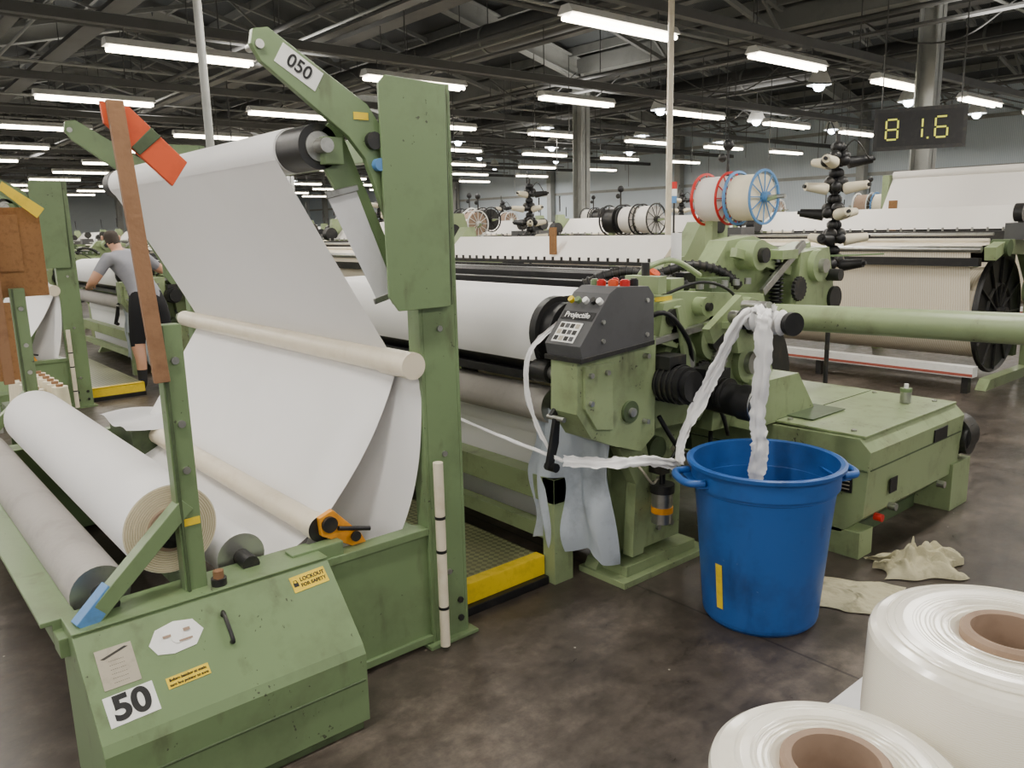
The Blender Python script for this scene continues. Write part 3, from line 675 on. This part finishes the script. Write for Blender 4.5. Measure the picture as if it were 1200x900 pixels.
    for pts in ([(-2.9,2.95,1.38),(-2.75,3.05,1.44),(-2.62,3.15,1.42),(-2.5,3.3,1.36)],[(-2.7,3.3,1.42),(-2.58,3.42,1.46),(-2.48,3.55,1.42),(-2.42,3.62,1.34)]):
        P=catmull([Vector(p) for p in pts],10); b.tube(P,.022,'dark',10)
        for p0,p1 in zip(P[::2],P[1::2]): b.cyl(p0,p0+(p1-p0)*.5,.028,'black',12)
    b.cyl((-2.66,3.15,1.36),(-2.60,3.15,1.44),.03,'orange',12)
    b.tube([(-2.6,3.0,1.36),(-2.5,2.95,1.46),(-2.45,3.1,1.50),(-2.4,3.25,1.42)],.014,G,8,6)
    b.cyl((-2.9,3.7,1.2),(-2.9,3.7,1.62),.03,'fabric',12)
    b.beam((-2.5,4.5,1.46),(-2.2,4.75,1.47),.02,.01,'green')
    return b
lroot=empty('weaving_loom')
lb=build_loom(); loom_me=lb.mesh('loom_structure'); place(loom_me,'loom_body',lroot,.006)
for k in (1,2,3):
    e=empty('weaving_loom.%03d'%k,( -1.5-6.2*k,0.25,0)); place(loom_me,'loom_body',e)
b=B()
P=[(2.30,1.13),(2.285,1.19),(2.46,1.395),(2.51,1.42),(2.71,1.41),(2.745,1.37),(2.75,1.155)]
b.prism(P,-2.48,-2.27,'grey')
b.prism([(2.285,1.14),(2.285,1.12),(2.75,1.15),(2.75,1.17)],-2.485,-2.265,'dark')
fd=Vector((0,.175,.205)).normalized(); fn=Vector((0,-.205,.175)).normalized()
o0=Vector((-2.375,2.285,1.19))
def pb(x,t,w,h,d,m):
    c=o0+Vector((x,0,0))+fd*t
    q=[c+Vector((sx*w/2,0,0))+fd*sy*h/2 for sx,sy in ((-1,-1),(1,-1),(1,1),(-1,1))]
    b.hexa([p for p in q],[p+fn*d for p in q],m)
pb(-.01,.062,.13,.10,.003,'white')
for i in range(4):
    for j in range(3): pb(-.055+i*.03,.03+j*.032,.022,.021,.006,['dark','silver','dark','grey'][(i+j)%4])
pb(.0,.148,.19,.042,.003,'black')
for i,(x,m) in enumerate(((-.08,'yellow'),(-.04,'green'),(.005,'white'),(.05,'dark'),(.085,'white'))):
    c=o0+Vector((x,0,0))+fd*.222; b.cyl(c,c+fn*.018,.014,m,16)
for x,y,m,r in ((-2.45,2.56,'green',.018),(-2.40,2.55,'red',.02),(-2.35,2.57,'orange',.022),(-2.31,2.60,'red',.022),(-2.32,2.67,'black',.02),(-2.42,2.66,'red',.016)):
    b.cyl((x,y,1.41),(x,y,1.44),r,m,16); b.cyl((x,y,1.44),(x,y,1.445),r*.7,m,16)
for y,z in ((2.42,1.2),(2.42,1.28),(2.70,1.2),(2.70,1.35)): b.cyl((-2.27,y,z),(-2.262,y,z),.01,'steel',8)
b.obj('control_panel',lroot,.006)
text('Projectile','panel_text',o0+fd*.148+fn*.005,(1,0,0),fd,.038,'white',lroot,bold=.0003)
b=B(); b.box(-2.359,-2.355,2.86,2.98,1.325,1.345,'yellow'); b.obj('yellow_tag',lroot)

# gearbox housing right of loom
b=B()
G='lgreen'
b.prism([(-2.75,.12),(-2.80,.60),(-1.78,.62),(-1.72,.56),(-1.74,.22),(-1.85,.12)],3.72,4.85,G,'Y')
b.box(-2.78,-1.76,3.74,4.83,.62,.632,G); b.box(-2.25,-2.245,3.75,4.8,.632,.636,'dgreen'); b.box(-2.78,-1.73,3.712,3.72,.46,.468,'dgreen')
b.box(-1.73,-1.722,3.74,4.83,.46,.468,'dgreen')
b.prism([(3.50,.62),(3.62,.86),(3.95,.86),(4.15,.62)],-2.70,-2.25,G)
b.box(-2.3,-2.1,3.85,4.2,.636,.642,'dgreen')
b.box(-2.55,-1.9,3.85,4.7,0,.12,'dgreen'); b.box(-1.95,-1.75,3.72,3.86,0,.14,G); b.box(-1.95,-1.72,4.75,5.0,0,.28,G)
b.box(-2.6,-2.4,3.72,3.86,0,.14,G)
b.cyl((-1.80,4.87,.42),(-1.80,5.0,.42),.12,'dark',24); b.cyl((-1.75,4.93,.40),(-1.70,4.93,.40),.09,'dark',24)
for y,z in ((3.85,.2),(4.0,.22),(4.6,.2)): b.cyl((-1.74,y,z),(-1.70,y,z),.02,'red' if y<3.9 else 'steel',12)
b.box(-1.722,-1.716,4.45,4.62,.47,.54,'black'); b.box(-1.722,-1.716,3.95,4.03,.30,.38,'black')
b.box(-1.9,-1.80,3.715,3.708,.34,.44,'black')
for z in (.355,.375,.395,.415): b.box(-1.89,-1.81,3.704,3.708,z,z+.006,'silver')
for x in (-2.7,-2.2,-1.85):
    for y in (3.8,4.75): b.cyl((x,y,.63),(x,y,.642),.015,'steel',8)
b.obj('gearbox_housing',bevel=.015)
b=B(); b.cyl((-1.95,4.6,.637),(-1.95,4.6,.70),.03,'steel',16); b.cyl((-1.95,4.6,.70),(-1.95,4.6,.72),.032,'green',16); b.cyl((-1.95,4.6,.72),(-1.95,4.6,.745),.012,'white',10); b.obj('spray_can')

b=B()
b.cyl((-2.26,3.50,1.214),(.3,3.50,1.275),.062,'lgreen',32); b.cyl((-2.30,3.50,1.213),(-2.24,3.5,1.214),.075,'dark',28)
b.box(.2,.3,3.45,3.55,0,1.25,'lgreen'); b.box(.1,.4,3.35,3.65,0,.02,'lgreen')
b.beam((-2.38,3.5,1.15),(-2.26,3.5,1.21),.1,.08,'lgreen')
b.obj('cross_tube',bevel=.004)
b=B()
b.beam((-2.36,3.2,1.18),(-1.98,3.1,1.23),.05,.03,'lgreen'); b.beam((-2.2,3.05,1.16),(-2.2,3.3,1.30),.04,.08,'lgreen')
b.cyl((-2.12,3.12,1.25),(-1.80,3.05,1.255),.030,'steel',20)
for x in (-2.04,-1.79): b.cyl((x,3.10-.22*(x+2.02)*.9,1.25),(x+.025,3.09-.22*(x+2.02)*.9,1.25),.05,'black',24)
b.cyl((-2.1,3.18,1.30),(-1.95,3.15,1.305),.022,'steel',16)
b.obj('selvedge_waste_roller')
b=B()
ribbon(b,[(-1.90,3.06,1.295),(-1.875,3.0,1.29),(-1.865,2.975,1.22),(-1.862,2.97,1.05),(-1.87,2.965,.85),(-1.855,2.965,.72),(-1.865,2.97,.60),(-1.86,2.97,.54)],.07,'fabric',(1,.6,0),16,.5,seed=1)
ribbon(b,[(-1.93,3.08,1.25),(-1.89,3.03,1.15),(-1.885,3.0,.98),(-1.89,2.99,.82),(-1.885,2.99,.72)],.035,'fabric',(1,.3,0),16,1.5,seed=2)
ribbon(b,[(-1.97,3.12,1.30),(-2.0,3.02,1.26),(-2.06,2.93,1.05),(-2.12,2.86,.85),(-2.15,2.80,.70),(-2.13,2.76,.62)],.055,'fabric',(.6,.8,0),16,.8,seed=3)
ribbon(b,[(-1.99,3.10,1.29),(-2.02,3.0,1.20),(-2.08,2.91,1.02),(-2.13,2.85,.84),(-2.16,2.79,.69)],.022,'fabric',(.6,.8,0),16,.8,seed=4)
ribbon(b,[(-2.13,2.76,.62),(-2.2,2.62,.655),(-2.28,2.45,.66),(-2.37,2.28,.69)],.05,'fabric',(.2,0,1),14,1.,seed=5)
ribbon(b,[(-2.37,2.28,.69),(-2.6,2.1,.80),(-2.9,1.9,.93),(-3.3,1.75,1.02)],.016,'fabric',(0,0,1),8,2.,seed=6)
ribbon(b,[(-2.50,2.40,1.27),(-2.52,2.24,1.16),(-2.52,2.21,1.0),(-2.48,2.23,.84),(-2.40,2.26,.70)],.022,'fabric',(0,1,0),12,2.,seed=7)
for q in range(6):
    b.lathe([(.036,0),(.050+.006*(q%2),.018),(.038,.04)],(-2.03+.036*q,3.10-.008*q,1.25),'fabric','X',18)
ribbon(b,[(-2.0,3.14,1.29),(-1.95,3.06,1.31),(-1.90,3.03,1.27),(-1.93,3.03,1.20)],.05,'fabric',(1,.2,0),10,1.,seed=8)
b.obj('selvedge_tape')

# ------------------------------------------------------------------ blue bin
b=B()
cx,cy=-1.78,2.89
b.lathe([(0,.0),(.225,0),(.238,.015),(.242,.03),(.286,.58),(.292,.585),(.292,.60),(.302,.60),(.304,.675),(.322,.68),(.324,.695),(.312,.70),(.296,.695),(.290,.60),(.232,.03),(0,.03)],(cx,cy,0),'blue',n=64)
for a in (math.atan2(.7638,.6455)+.1,math.atan2(-.7638,-.6455)+.1):
    d=Vector((math.cos(a),math.sin(a),0)); s=Vector((-d.y,d.x,0)); c0=Vector((cx,cy,.635))
    b.tube([c0+d*.295+s*.10,c0+d*.35+s*.09,c0+d*.372+s*.05,c0+d*.375,c0+d*.372-s*.05,c0+d*.35-s*.09,c0+d*.295-s*.10],.016,'blue',10,5)
    b.hexa([c0+d*.28+s*.11-Zv*.02,c0+d*.33+s*.10-Zv*.02,c0+d*.33-s*.10-Zv*.02,c0+d*.28-s*.11-Zv*.02],[c0+d*.28+s*.11-Zv*.01,c0+d*.33+s*.10-Zv*.01,c0+d*.33-s*.10-Zv*.01,c0+d*.28-s*.11-Zv*.01],'blue')
ang=math.atan2(-cy,-cx)-.68
def ym(u,v):
    a=ang+(u-.5)*.13; z=.09+.20*v; r=.242+(.286-.242)*(z-.03)/.55+.003
    return (cx+r*math.cos(a),cy+r*math.sin(a),z)
b.grid(ym,4,4,'yellow')
b.obj('blue_waste_bin')

# rags
def rag(name,cx,cy,sx,sy,h,seed,rot,edge=.3):
    b=B()
    def f(u,v):
        x=(u-.5)*sx;y=(v-.5)*sy
        q=noise.noise(Vector((u*3.2+seed,v*3.0,seed)))*.5+.5; q2=abs(noise.noise(Vector((u*7+seed,v*7,seed+9))))
        env=(math.sin(math.pi*min(1,max(0,u)))*math.sin(math.pi*v))**.5
        z=.006+h*env*(.25+.9*q*q+.5*q2)
        x+=sx*edge*noise.noise(Vector((u*2+seed,v*2,seed+5))); y+=sy*edge*noise.noise(Vector((u*2,v*2+seed,seed+7)))
        return (cx+x*math.cos(rot)-y*math.sin(rot),cy+x*math.sin(rot)+y*math.cos(rot),z)
    b.grid(f,50,50,'rag'); return b.obj(name)
rag('cleaning_rag',-1.52,3.82,.40,.26,.18,3,.85,.45); rag('cleaning_rag.001',-1.55,3.32,.36,.30,.04,5.3,.5,.25)

# ------------------------------------------------------------------ yarn packages on pallet
def package(name,x,y,zt,R,h):
    b=B()
    b.lathe([(R,h-.014),(R+.003,h*.5),(R,.014),(R-.01,0),(.05,0)],(0,0,0),'package',n=72)
    b.lathe([(.052,h-.006),(.062,h-.001),(.075,h+.0),(R*.75,h+.002),(R-.02,h+.0),(R-.008,h-.003),(R-.002,h-.008),(R,h-.014)],(0,0,0),'packtop',n=72)
    random.seed(int(R*1000))
    r=.062
    while r<R-.02:
        b.lathe([(r,h+.0008),(r+.0012,h+.0018),(r+.0024,h+.0008)],(0,0,0),'packtop',n=72); r+=random.uniform(.003,.009)
    b.lathe([(.042,0),(.042,h+.006),(.049,h+.008),(.053,h+.004),(.053,h-.01)],(0,0,0),'card',n=40)
    o=b.obj(name); o.location=(x,y,zt-h); return o
package('yarn_package',-.275,.975,1.205,.15,.24)
package('yarn_package.001',-.332,.688,1.150,.122,.185)
package('yarn_package.002',.04,1.0,1.205,.15,.24)
package('yarn_package.003',-.05,.68,1.150,.14,.185)
b=B()
b.grid(lambda u,v:(-.53+.97*u,.45+.72*v,.959+.002*math.sin(7*u)*math.sin(5*v)),8,8,'paper')
b.box(-.49,.44,.46,1.16,.90,.956,'paper'); b.obj('paper_divider')
b=B()
for q in range(5): b.box(-.5,.45,.46+.15*q,.56+.15*q,.88,.90,'wood')
for y in (.47,.78,1.08): b.box(-.5,.45,y,y+.08,.80,.88,'wood')
for x in (-.48,.37):
    for y in (.48,1.08): b.box(x,x+.06,y,y+.06,0,.80,'dark')
b.obj('pallet_trolley',bevel=.003)

# ------------------------------------------------------------------ background looms
def build_bgloom(W=3.0):
    b=B()
    b.cyl((.05,.65,.70),(W-.05,.65,.70),.46,'warp',48)
    for x in (0.02,W-.02):
        b.cyl((x-.015,.65,.70),(x+.015,.65,.70),.60,'black',48)
        sg=-1 if x<1 else 1
        for a in range(12):
            t=a*math.pi/6; d=Vector((0,math.cos(t),math.sin(t))); p=Vector((x+sg*.02,.65,.70)); b.beam(p+d*.08,p+d*.57,.015,.03,'dark',(1,0,0))
        b.lathe([(.56,0),(.59,.02*sg),(.60,0)],(x+sg*.015,.65,.70),'dark','X',48); b.lathe([(.28,0),(.30,.02*sg),(.32,0)],(x+sg*.015,.65,.70),'dark','X',48)
        b.cyl((x,.65,.70),(x+sg*.1,.65,.70),.07,'dark',20)
    b.grid(lambda u,v:(.1+(W-.2)*u,.19-.11*v,.70+.66*v),4,6,'warp')
    b.grid(lambda u,v:(.1+(W-.2)*u,.06+.9*v,1.37+.04*v),4,4,'warp')
    b.cyl((0,.08,1.36),(W,.08,1.36),.03,'steel',12); b.box(0,W,.02,.10,1.20,1.28,'black')
    b.cyl((0,.25,1.44),(W,.25,1.44),.02,'tube',12); b.cyl((0,.35,1.50),(W,.35,1.50),.015,'steel',12)
    b.box(0,W,.85,1.0,1.20,1.52,'black')
    for q in range(20): b.cyl((.1+.147*q,.9,1.50),(.1+.147*q,.9,1.56),.012,'steel',8)
    b.grid(lambda u,v:(-.05+(W+.1)*u,1.05+.25*v,1.54+.24*v),4,4,'cloth_bg')
    for x in (-.14,W+.04):
        b.prism([(1.28,0),(1.26,.5),(1.22,.95),(.9,1.28),(.25,1.32),(.05,1.26),(.02,1.38),(.3,1.44),(1.3,1.47),(1.5,1.2),(1.5,.3),(1.6,0)],x,x+.10,'lgreen')
        b.prism([(.1,0),(.2,.10),(1.3,.10),(1.4,0)],x,x+.10,'lgreen')
        b.prism([(1.0,1.4),(1.05,1.85),(1.2,1.85),(1.35,1.4)],x,x+.06,'lgreen')
        b.cyl((x-.03,.3,1.37),(x+.13,.3,1.37),.08,'dgreen',16)
        b.cyl((x-.03,1.38,.9),(x+.13,1.38,.9),.14,'lgreen',20); b.cyl((x-.05,1.38,.9),(x+.15,1.38,.9),.06,'dark',16)
        b.box(x,x+.2,.5,.8,1.44,1.6,'grey'); b.cyl((x+.05,1.1,1.9),(x+.05,1.1,2.15),.012,'dark',8)
        b.cyl((x+.02,.7,1.7),(x+.1,.7,1.7),.09,'dark',18); b.cyl((x+.06,.7,1.6),(x+.06,.7,1.72),.015,'dark',8)
        b.cyl((x+.0,1.0,1.62),(x+.12,1.0,1.62),.10,'black',18)
    b.box(-.1,W+.1,-.16,-.04,.16,.26,'white'); b.box(-.1,W+.1,-.165,-.16,.17,.195,'redline')
    for x in (-.05,W*.5,W): b.box(x,x+.06,-.14,-.06,0,.16,'dark')
    b.box(0,W,1.2,1.3,.2,.4,'dgreen')
    return b.mesh('background_loom')
bg_me=build_bgloom()
b=B()
x0,x1=-6.95,-4.05
b.grid(lambda u,v:(x0+(x1-x0)*u,4.98+.22*v,1.375+.205*v),4,4,'cloth_bg')
b.box(x0,x1,4.90,4.97,1.345,1.375,'dark')
for q in range(26): xx=x0+.08+.11*q; b.cyl((xx,4.92,1.375),(xx,4.92,1.405),.012,'dark',8)
for q in range(4): b.box(x0,x1,4.80+.03*q,4.815+.03*q,.9,1.34,'black')
for q in range(40): b.box(x0+.05+.07*q,x0+.06+.07*q,4.79,4.80,1.0,1.33,'dark')
b.cyl((x0,5.6,.8),(x1,5.6,.8),.3,'cream',32)
for x in (x0-.14,x1): b.prism([(4.75,0),(4.75,1.2),(4.85,1.38),(5.1,1.42),(5.3,1.68),(5.4,1.68),(5.45,1.40),(6.0,1.2),(6.0,0)],x,x+.14,'lgreen'); b.cyl((x-.03,5.0,1.25),(x+.17,5.0,1.25),.1,'dgreen',20)
b.box(x1-1.3,x1-1.22,5.0,5.02,1.42,1.66,'cork')
b.obj('heddle_loom')
def spool_mesh(rim='dark',yarn='cream'):
    b=B()
    b.cyl((-.09,0,0),(.09,0,0),.15,yarn,36)
    for sg in (-1,1):
        b.lathe([(.165,0),(.18,.004*sg),(.18,.014*sg),(.165,.014*sg),(.165,0)],(sg*.09,0,0),rim,'X',36)
        for a in range(12):
            t=a*math.pi/6; d=Vector((0,math.cos(t),math.sin(t))); p=Vector((sg*.1,0,0)); b.beam(p+d*.03,p+d*.17,.006,.006,rim,(1,0,0))
        b.cyl((sg*.09,0,0),(sg*.13,0,0),.035,rim,16)
    return b.mesh('spool')
sp1=spool_mesh('blue2','cream'); sp2=spool_mesh('black','cloth_bg'); sp3=spool_mesh('white','card'); sp4=spool_mesh('dark','cloth_bg'); sp5=spool_mesh('red','cloth_bg'); sp6=spool_mesh('black','dark')
def spool_stand(name,loc,spools):
    e=empty(name,loc)
    b=B(); z=loc[2]
    b.box(-.03,.03,-.03,.03,-z,-.1,'lgreen'); b.box(-.15,.15,-.12,.12,-z,-z+.03,'lgreen')
    n=len(spools); b.cyl((-.18,0,0),(.28*n,0,0),.014,'steel',10); b.beam((0,0,-.12),(-.15,0,0),.03,.02,'lgreen'); b.beam((.0,0,-.12),(.28*n-.05,0,0),.03,.02,'lgreen')
    b.cyl((.08,.06,-.1),(.08,.06,.34),.01,'dark',8); b.sphere((.08,.06,.36),.04,'black',n=10); b.sphere((.02,.08,.28),.03,'dark',n=10)
    o=b.obj('stand',e)
    for i,s in enumerate(spools): place(s,'spool_%d'%(i+1),e,loc=(.05+.26*i,0,0))
    return e
BG=[(-5.95,8.3),(-2.25,8.3),(-9.7,8.3),(-13.5,8.4),(-11.3,5.0),(-15.6,5.1),(-17.6,8.6),(-19.9,5.1),(-21.8,8.6),(-24.2,5.2),(-26,8.6),(-29,5.2),(-30.5,9),(-34,5.2),(-35,9),
    (-3,14.2),(-7.2,14.2),(-11.4,14.2),(-15.6,14.2),(-19.8,14.2),(-24,14.2),(-29,14.2),(-5,18.8),(-9.2,18.8),(-13.4,18.8),(-17.6,18.8),(-22,18.8),(-27,18.8)]
for i,(x,y) in enumerate(BG):
    e=empty('warp_beam_loom' if i==0 else 'warp_beam_loom.%03d'%i,(x,y,0)); place(bg_me,'loom_body',e)
b=B()
b.grid(lambda u,v:(-4.75+5.0*u,10.1+.30*v,1.74+.46*v),4,4,'cloth_bg')
b.grid(lambda u,v:(-5.9+6.1*u,10.0+.08*v,1.55+.17*v),4,4,'cloth_bg')
b.cyl((-4.75,10.4,2.19),(.25,10.4,2.19),.05,'cloth_bg',16)
for x in (-4.85,.25): b.box(x,x+.08,10.3,10.5,0,2.2,'lgreen')
for x in (-4.6,-3.1,-1.4): b.box(x,x+.10,9.97,9.99,1.52,1.88,'cork')
b.box(-5.9,.2,10.0,10.06,1.50,1.54,'black')
b.obj('cloth_winder')
spool_stand('spool_creel',(-3.42,4.75,1.83),[sp5,sp1])
CR=[(-8.7,6.7,1.72,[sp3]),(-6.6,7.2,1.72,[sp6,sp2,sp4]),(-12,6.6,1.75,[sp3,sp6]),(-2.1,7.8,1.98,[sp3,sp3]),(-15,7.0,1.7,[sp6,sp3]),(-10.5,10.8,1.8,[sp2,sp6]),(-5.6,11.3,1.85,[sp3,sp1]),(-14,4.2,1.8,[sp2,sp2]),(-19,7.0,1.8,[sp2,sp3]),(-8.2,12.8,1.85,[sp1,sp3]),(-9.8,7.4,1.78,[sp6,sp3,sp6]),(-4.6,12.9,1.9,[sp3,sp6]),(-7.4,10.9,1.85,[sp6,sp2]),(-13.2,10.9,1.8,[sp6,sp3]),(-16.5,11.5,1.8,[sp1,sp6]),(-6.2,16.8,1.9,[sp2,sp6]),(-11,16.8,1.9,[sp3,sp6])]
for i,(x,y,z,s) in enumerate(CR):
    spool_stand('spool_creel.%03d'%(i+1),(x,y,z),s)
def tree_mesh():
    b=B(); b.cyl((0,0,-1.2),(0,0,1.1),.018,'dark',10); b.cyl((0,0,-1.2),(0,0,-1.17),.15,'dark',20)
    for i in range(5):
        z=.12+.19*i
        for k in range(3):
            a=k*2.09+i*.7; d=Vector((math.cos(a),math.sin(a),.12)).normalized(); p=Vector((0,0,z))
            b.cyl(p,p+d*.12,.010,'dark',8); m='cream' if (i+k)%3 else 'black'
            b.cyl(p+d*.08,p+d*.25,.045,m,16,r1=.03); b.cyl(p+d*.25,p+d*.27,.014,'black',8)
            b.sphere(p+d*.05+Vector((0,0,.05)),.045,'dark')
            b.sphere(p-d*.08+Vector((0,0,.03)),.04,'black')
            b.sphere(p+d*.02+Vector((0,0,.12)),.04,'black',n=10)
    b.tube([(0,0,.9),(.1,.05,1.05),(.2,.1,.9)],.006,'dark',6,5); b.tube([(0,0,1.05),(-.1,.05,1.2),(-.16,.1,1.05)],.006,'dark',6,5)
    return b.mesh('cone_tree')
tm=tree_mesh()
TR=((-3.12,5.88,1.2),(-8.3,7.4,1.2),(-13.2,4.5,1.2),(-2.6,11.8,1.2),(-12.5,7.6,1.2),(-7.6,11.8,1.2),(-10.2,6.5,1.2),(-16.5,7.4,1.2),(-10.0,12.9,1.2),(-5.6,17.4,1.2),(-15,12.5,1.2))
for i,(x,y,z) in enumerate(TR):
    e=empty('yarn_cone_tree' if i==0 else 'yarn_cone_tree.%03d'%i,(x,y,z)); place(tm,'tree',e)
def marker():
    b=B(); b.cyl((0,0,0),(0,0,1.9),.012,'dark',8); b.cyl((0,0,0),(0,0,.02),.1,'dark',16)
    b.box(-.03,.03,-.005,.005,1.9,1.98,'blue2'); b.box(-.03,.03,-.005,.005,1.98,2.06,'white'); b.box(-.03,.03,-.005,.005,2.06,2.14,'red'); return b.mesh('marker_post')
mk=marker()
for i,(x,y) in enumerate(((-6.0,7.6),(-12.3,3.9),(-9.2,6.6),(-4.4,11.4))): place(mk,'striped_marker_post' if i==0 else 'striped_marker_post.%03d'%i,loc=(x,y,0),rotz=.7)
b=B(); b.cyl((-6.0,2.25,0),(-6.0,2.25,5.3),.03,'roofsteel',12); b.cyl((-6,2.25,0),(-6,2.25,.02),.08,'roofsteel',12); b.obj('service_pole')
b=B(); b.cyl((-4.8,6.0,0),(-4.8,6.0,5.0),.028,'tube',12); b.cyl((-4.8,6.0,0),(-4.8,6.0,.02),.08,'tube',12); b.obj('service_pole.001')
b=B(); b.cyl((-8.1,.95,0),(-8.1,.95,5.0),.03,'roofsteel',12); b.obj('service_pole.002')
e=empty('led_display',(-4.14,9.6,2.66))
fd2=Vector((4.14,-9.6,0)).normalized(); rd=Vector((0,0,1)).cross(fd2)
e.rotation_euler[2]=math.atan2(rd.y,rd.x)
b=B(); b.box(-.46,.46,0,.12,-.22,.22,'black'); b.box(-.47,.47,-.004,.0,-.23,.23,'dark'); b.box(-.43,.43,-.008,-.004,-.19,.19,'black')
for x in (-.4,.4): b.cyl((x,.06,.22),(x,.06,1.45),.008,'tray',6)
SEG={'8':'abcdefg','1':'bc','6':'acdefg'}
def digit(ch,ox):
    w,h,t=.12,.22,.018
    S={'a':(-w/2,h/2,w/2,h/2),'g':(-w/2,0,w/2,0),'d':(-w/2,-h/2,w/2,-h/2),'f':(-w/2,0,-w/2,h/2),'b':(w/2,0,w/2,h/2),'e':(-w/2,-h/2,-w/2,0),'c':(w/2,-h/2,w/2,0)}
    for s in SEG[ch]:
        x0,z0,x1,z1=S[s]
        if z0==z1: b.box(ox+x0+.012,ox+x1-.012,-.012,-.008,z0-t/2,z0+t/2,'led')
        else: b.box(ox+x0-t/2,ox+x0+t/2,-.012,-.008,z0+.012,z1-.012,'led')
digit('8',-.28); digit('1',-.03); digit('6',.22); b.box(.08,.10,-.012,-.008,-.12,-.10,'led')
b.obj('display_case',e)

# ------------------------------------------------------------------ person
def person():
    S=1.06
    base=Vector((-9.16,2.60,0)); f=Vector((-1,-.12,0)).normalized(); r=Vector((f.y,-f.x,0))
    P=lambda a,bb,z: base+f*a*S+r*bb*S+Vector((0,0,z*S))
    J={'pel':(0,0,.93,.155,.135),'waist':(.05,-.02,1.06,.155,.12),'chest':(.14,-.06,1.24,.185,.13),'shc':(.20,-.10,1.36,.13,.10),'neck':(.24,-.14,1.43,.055,.055),'head0':(.27,-.17,1.50,.075,.07),'head1':(.29,-.18,1.57,.095,.08),'head2':(.29,-.185,1.64,.07,.065)}
    E=[('pel','waist'),('waist','chest'),('chest','shc'),('shc','neck'),('neck','head0'),('head0','head1'),('head1','head2')]
    for s,n in ((1,'R'),(-1,'L')):
        J['sh'+n]=(.20,s*.18-.09,1.36,.08,.072)
        if n=='R': J['elR']=(.28,.30,1.20,.05,.05); J['wrR']=(.42,.40,1.26,.034,.032); J['haR']=(.47,.43,1.265,.035,.02)
        else: J['elL']=(.20,-.44,1.13,.05,.05); J['wrL']=(.42,-.40,1.08,.034,.032); J['haL']=(.48,-.38,1.075,.035,.02)
        J['hip'+n]=(0,s*.105,.86,.125,.115); J['kn'+n]=(.03 if n=='L' else .0,s*.14,.48,.082,.08); J['cf'+n]=(-.03,s*.145,.34,.06,.06); J['an'+n]=(-.02,s*.15,.10,.045,.048); J['he'+n]=(-.01,s*.155,.05,.05,.048); J['to'+n]=(.15,s*.18,.04,.045,.038)
        E+= [('shc','sh'+n),('sh'+n,'el'+n),('el'+n,'wr'+n),('wr'+n,'ha'+n),('pel','hip'+n),('hip'+n,'kn'+n),('kn'+n,'cf'+n),('cf'+n,'an'+n),('an'+n,'he'+n),('he'+n,'to'+n)]
    names=list(J); idx={n:i for i,n in enumerate(names)}
    me=bpy.data.meshes.new('p'); me.from_pydata([P(*J[n][:3]) for n in names],[(idx[a],idx[c]) for a,c in E],[])
    o=bpy.data.objects.new('p',me); COL.objects.link(o)
    sk=o.modifiers.new('s','SKIN'); sk.use_smooth_shade=True
    for i,n in enumerate(names): me.skin_vertices[0].data[i].radius=J[n][3:5]; me.skin_vertices[0].data[i].use_root=(n=='pel')
    ss=o.modifiers.new('ss','SUBSURF'); ss.levels=2; ss.render_levels=2
    dg=bpy.context.evaluated_depsgraph_get(); dg.update()
    m2=bpy.data.meshes.new_from_object(o.evaluated_get(dg)); bpy.data.objects.remove(o)
    for k in ('skin','hair','shirt','shorts','boot','sock'): m2.materials.append(M[k])
    seg=[(P(*J[a][:3]),P(*J[c][:3]),a,c) for a,c in E]
    for pl in m2.polygons:
        c=pl.center; best=None
        for p0,p1,a,cc in seg:
            d=p1-p0; t=max(0,min(1,(c-p0).dot(d)/d.length_squared)); dist=(c-(p0+d*t)).length
            if best is None or dist<best[0]: best=(dist,a,cc,t)
        _,a,cc,t=best; k=0; z=c.z/S
        if cc.startswith('head') or a.startswith('head'):
            fr=(c-P(*J['head1'][:3])).dot(f); k=1 if (z>1.60 or fr<.03) and z>1.50 else 0
        elif a in('shc',) and cc=='neck': k=2 if t<.6 else 0
        elif cc in('waist','chest','shc') : k=2 if z>.97 else 3
        elif cc.startswith('sh') : k=2
        elif a.startswith('sh') : k=2 if t<.6 else 0
        elif cc.startswith('hip'): k=3
        elif a.startswith('hip'): k=3
        elif a.startswith('kn'): k=3 if t<.12 else 0
        elif a.startswith('cf'): k=0 if t<.45 else 5
        elif a.startswith('an') or a.startswith('he'): k=4
        pl.material_index=k; pl.use_smooth=True
    e=empty('loom_operator')
    ob=bpy.data.objects.new('body',m2); COL.objects.link(ob); ob.parent=e
    b=B()
    for n,s in (('R',1),('L',-1)):
        w0=P(*J['wr'+n][:3]); h=P(*J['ha'+n][:3]); d=(h-w0).normalized(); sd=r*s
        for q,(off,ln) in enumerate(((-.03,.065),(-.01,.075),(.01,.07),(.028,.055))):
            p=h+d*.015+sd*off; b.tube([p,p+d*ln*.5+Vector((0,0,-.006)),p+d*ln*.8+Vector((0,0,-.03))],.0085,'skin',8,3)
        p=h-sd*.03; b.tube([p,p-sd*.025+d*.02,p-sd*.03+d*.05-Vector((0,0,.015))],.0095,'skin',8,3)
    hc=P(.295,-.18,1.58)
    for s in (1,-1):
        b.sphere(hc+r*s*.090+Vector((0,0,-.02)),.028,'skin',(.5,.5,1),10); b.sphere(hc+f*.078+r*s*.03,.011,'white',n=8); b.sphere(hc+f*.086+r*s*.03,.006,'black',n=8)
    b.sphere(hc+f*.09+Vector((0,0,-.03)),.016,'skin',(1,.8,1.3),10); b.sphere(hc+f*.08+Vector((0,0,-.065)),.014,'red',(.6,1.4,.35),10)
    b.obj('hands_and_face',e)
person()
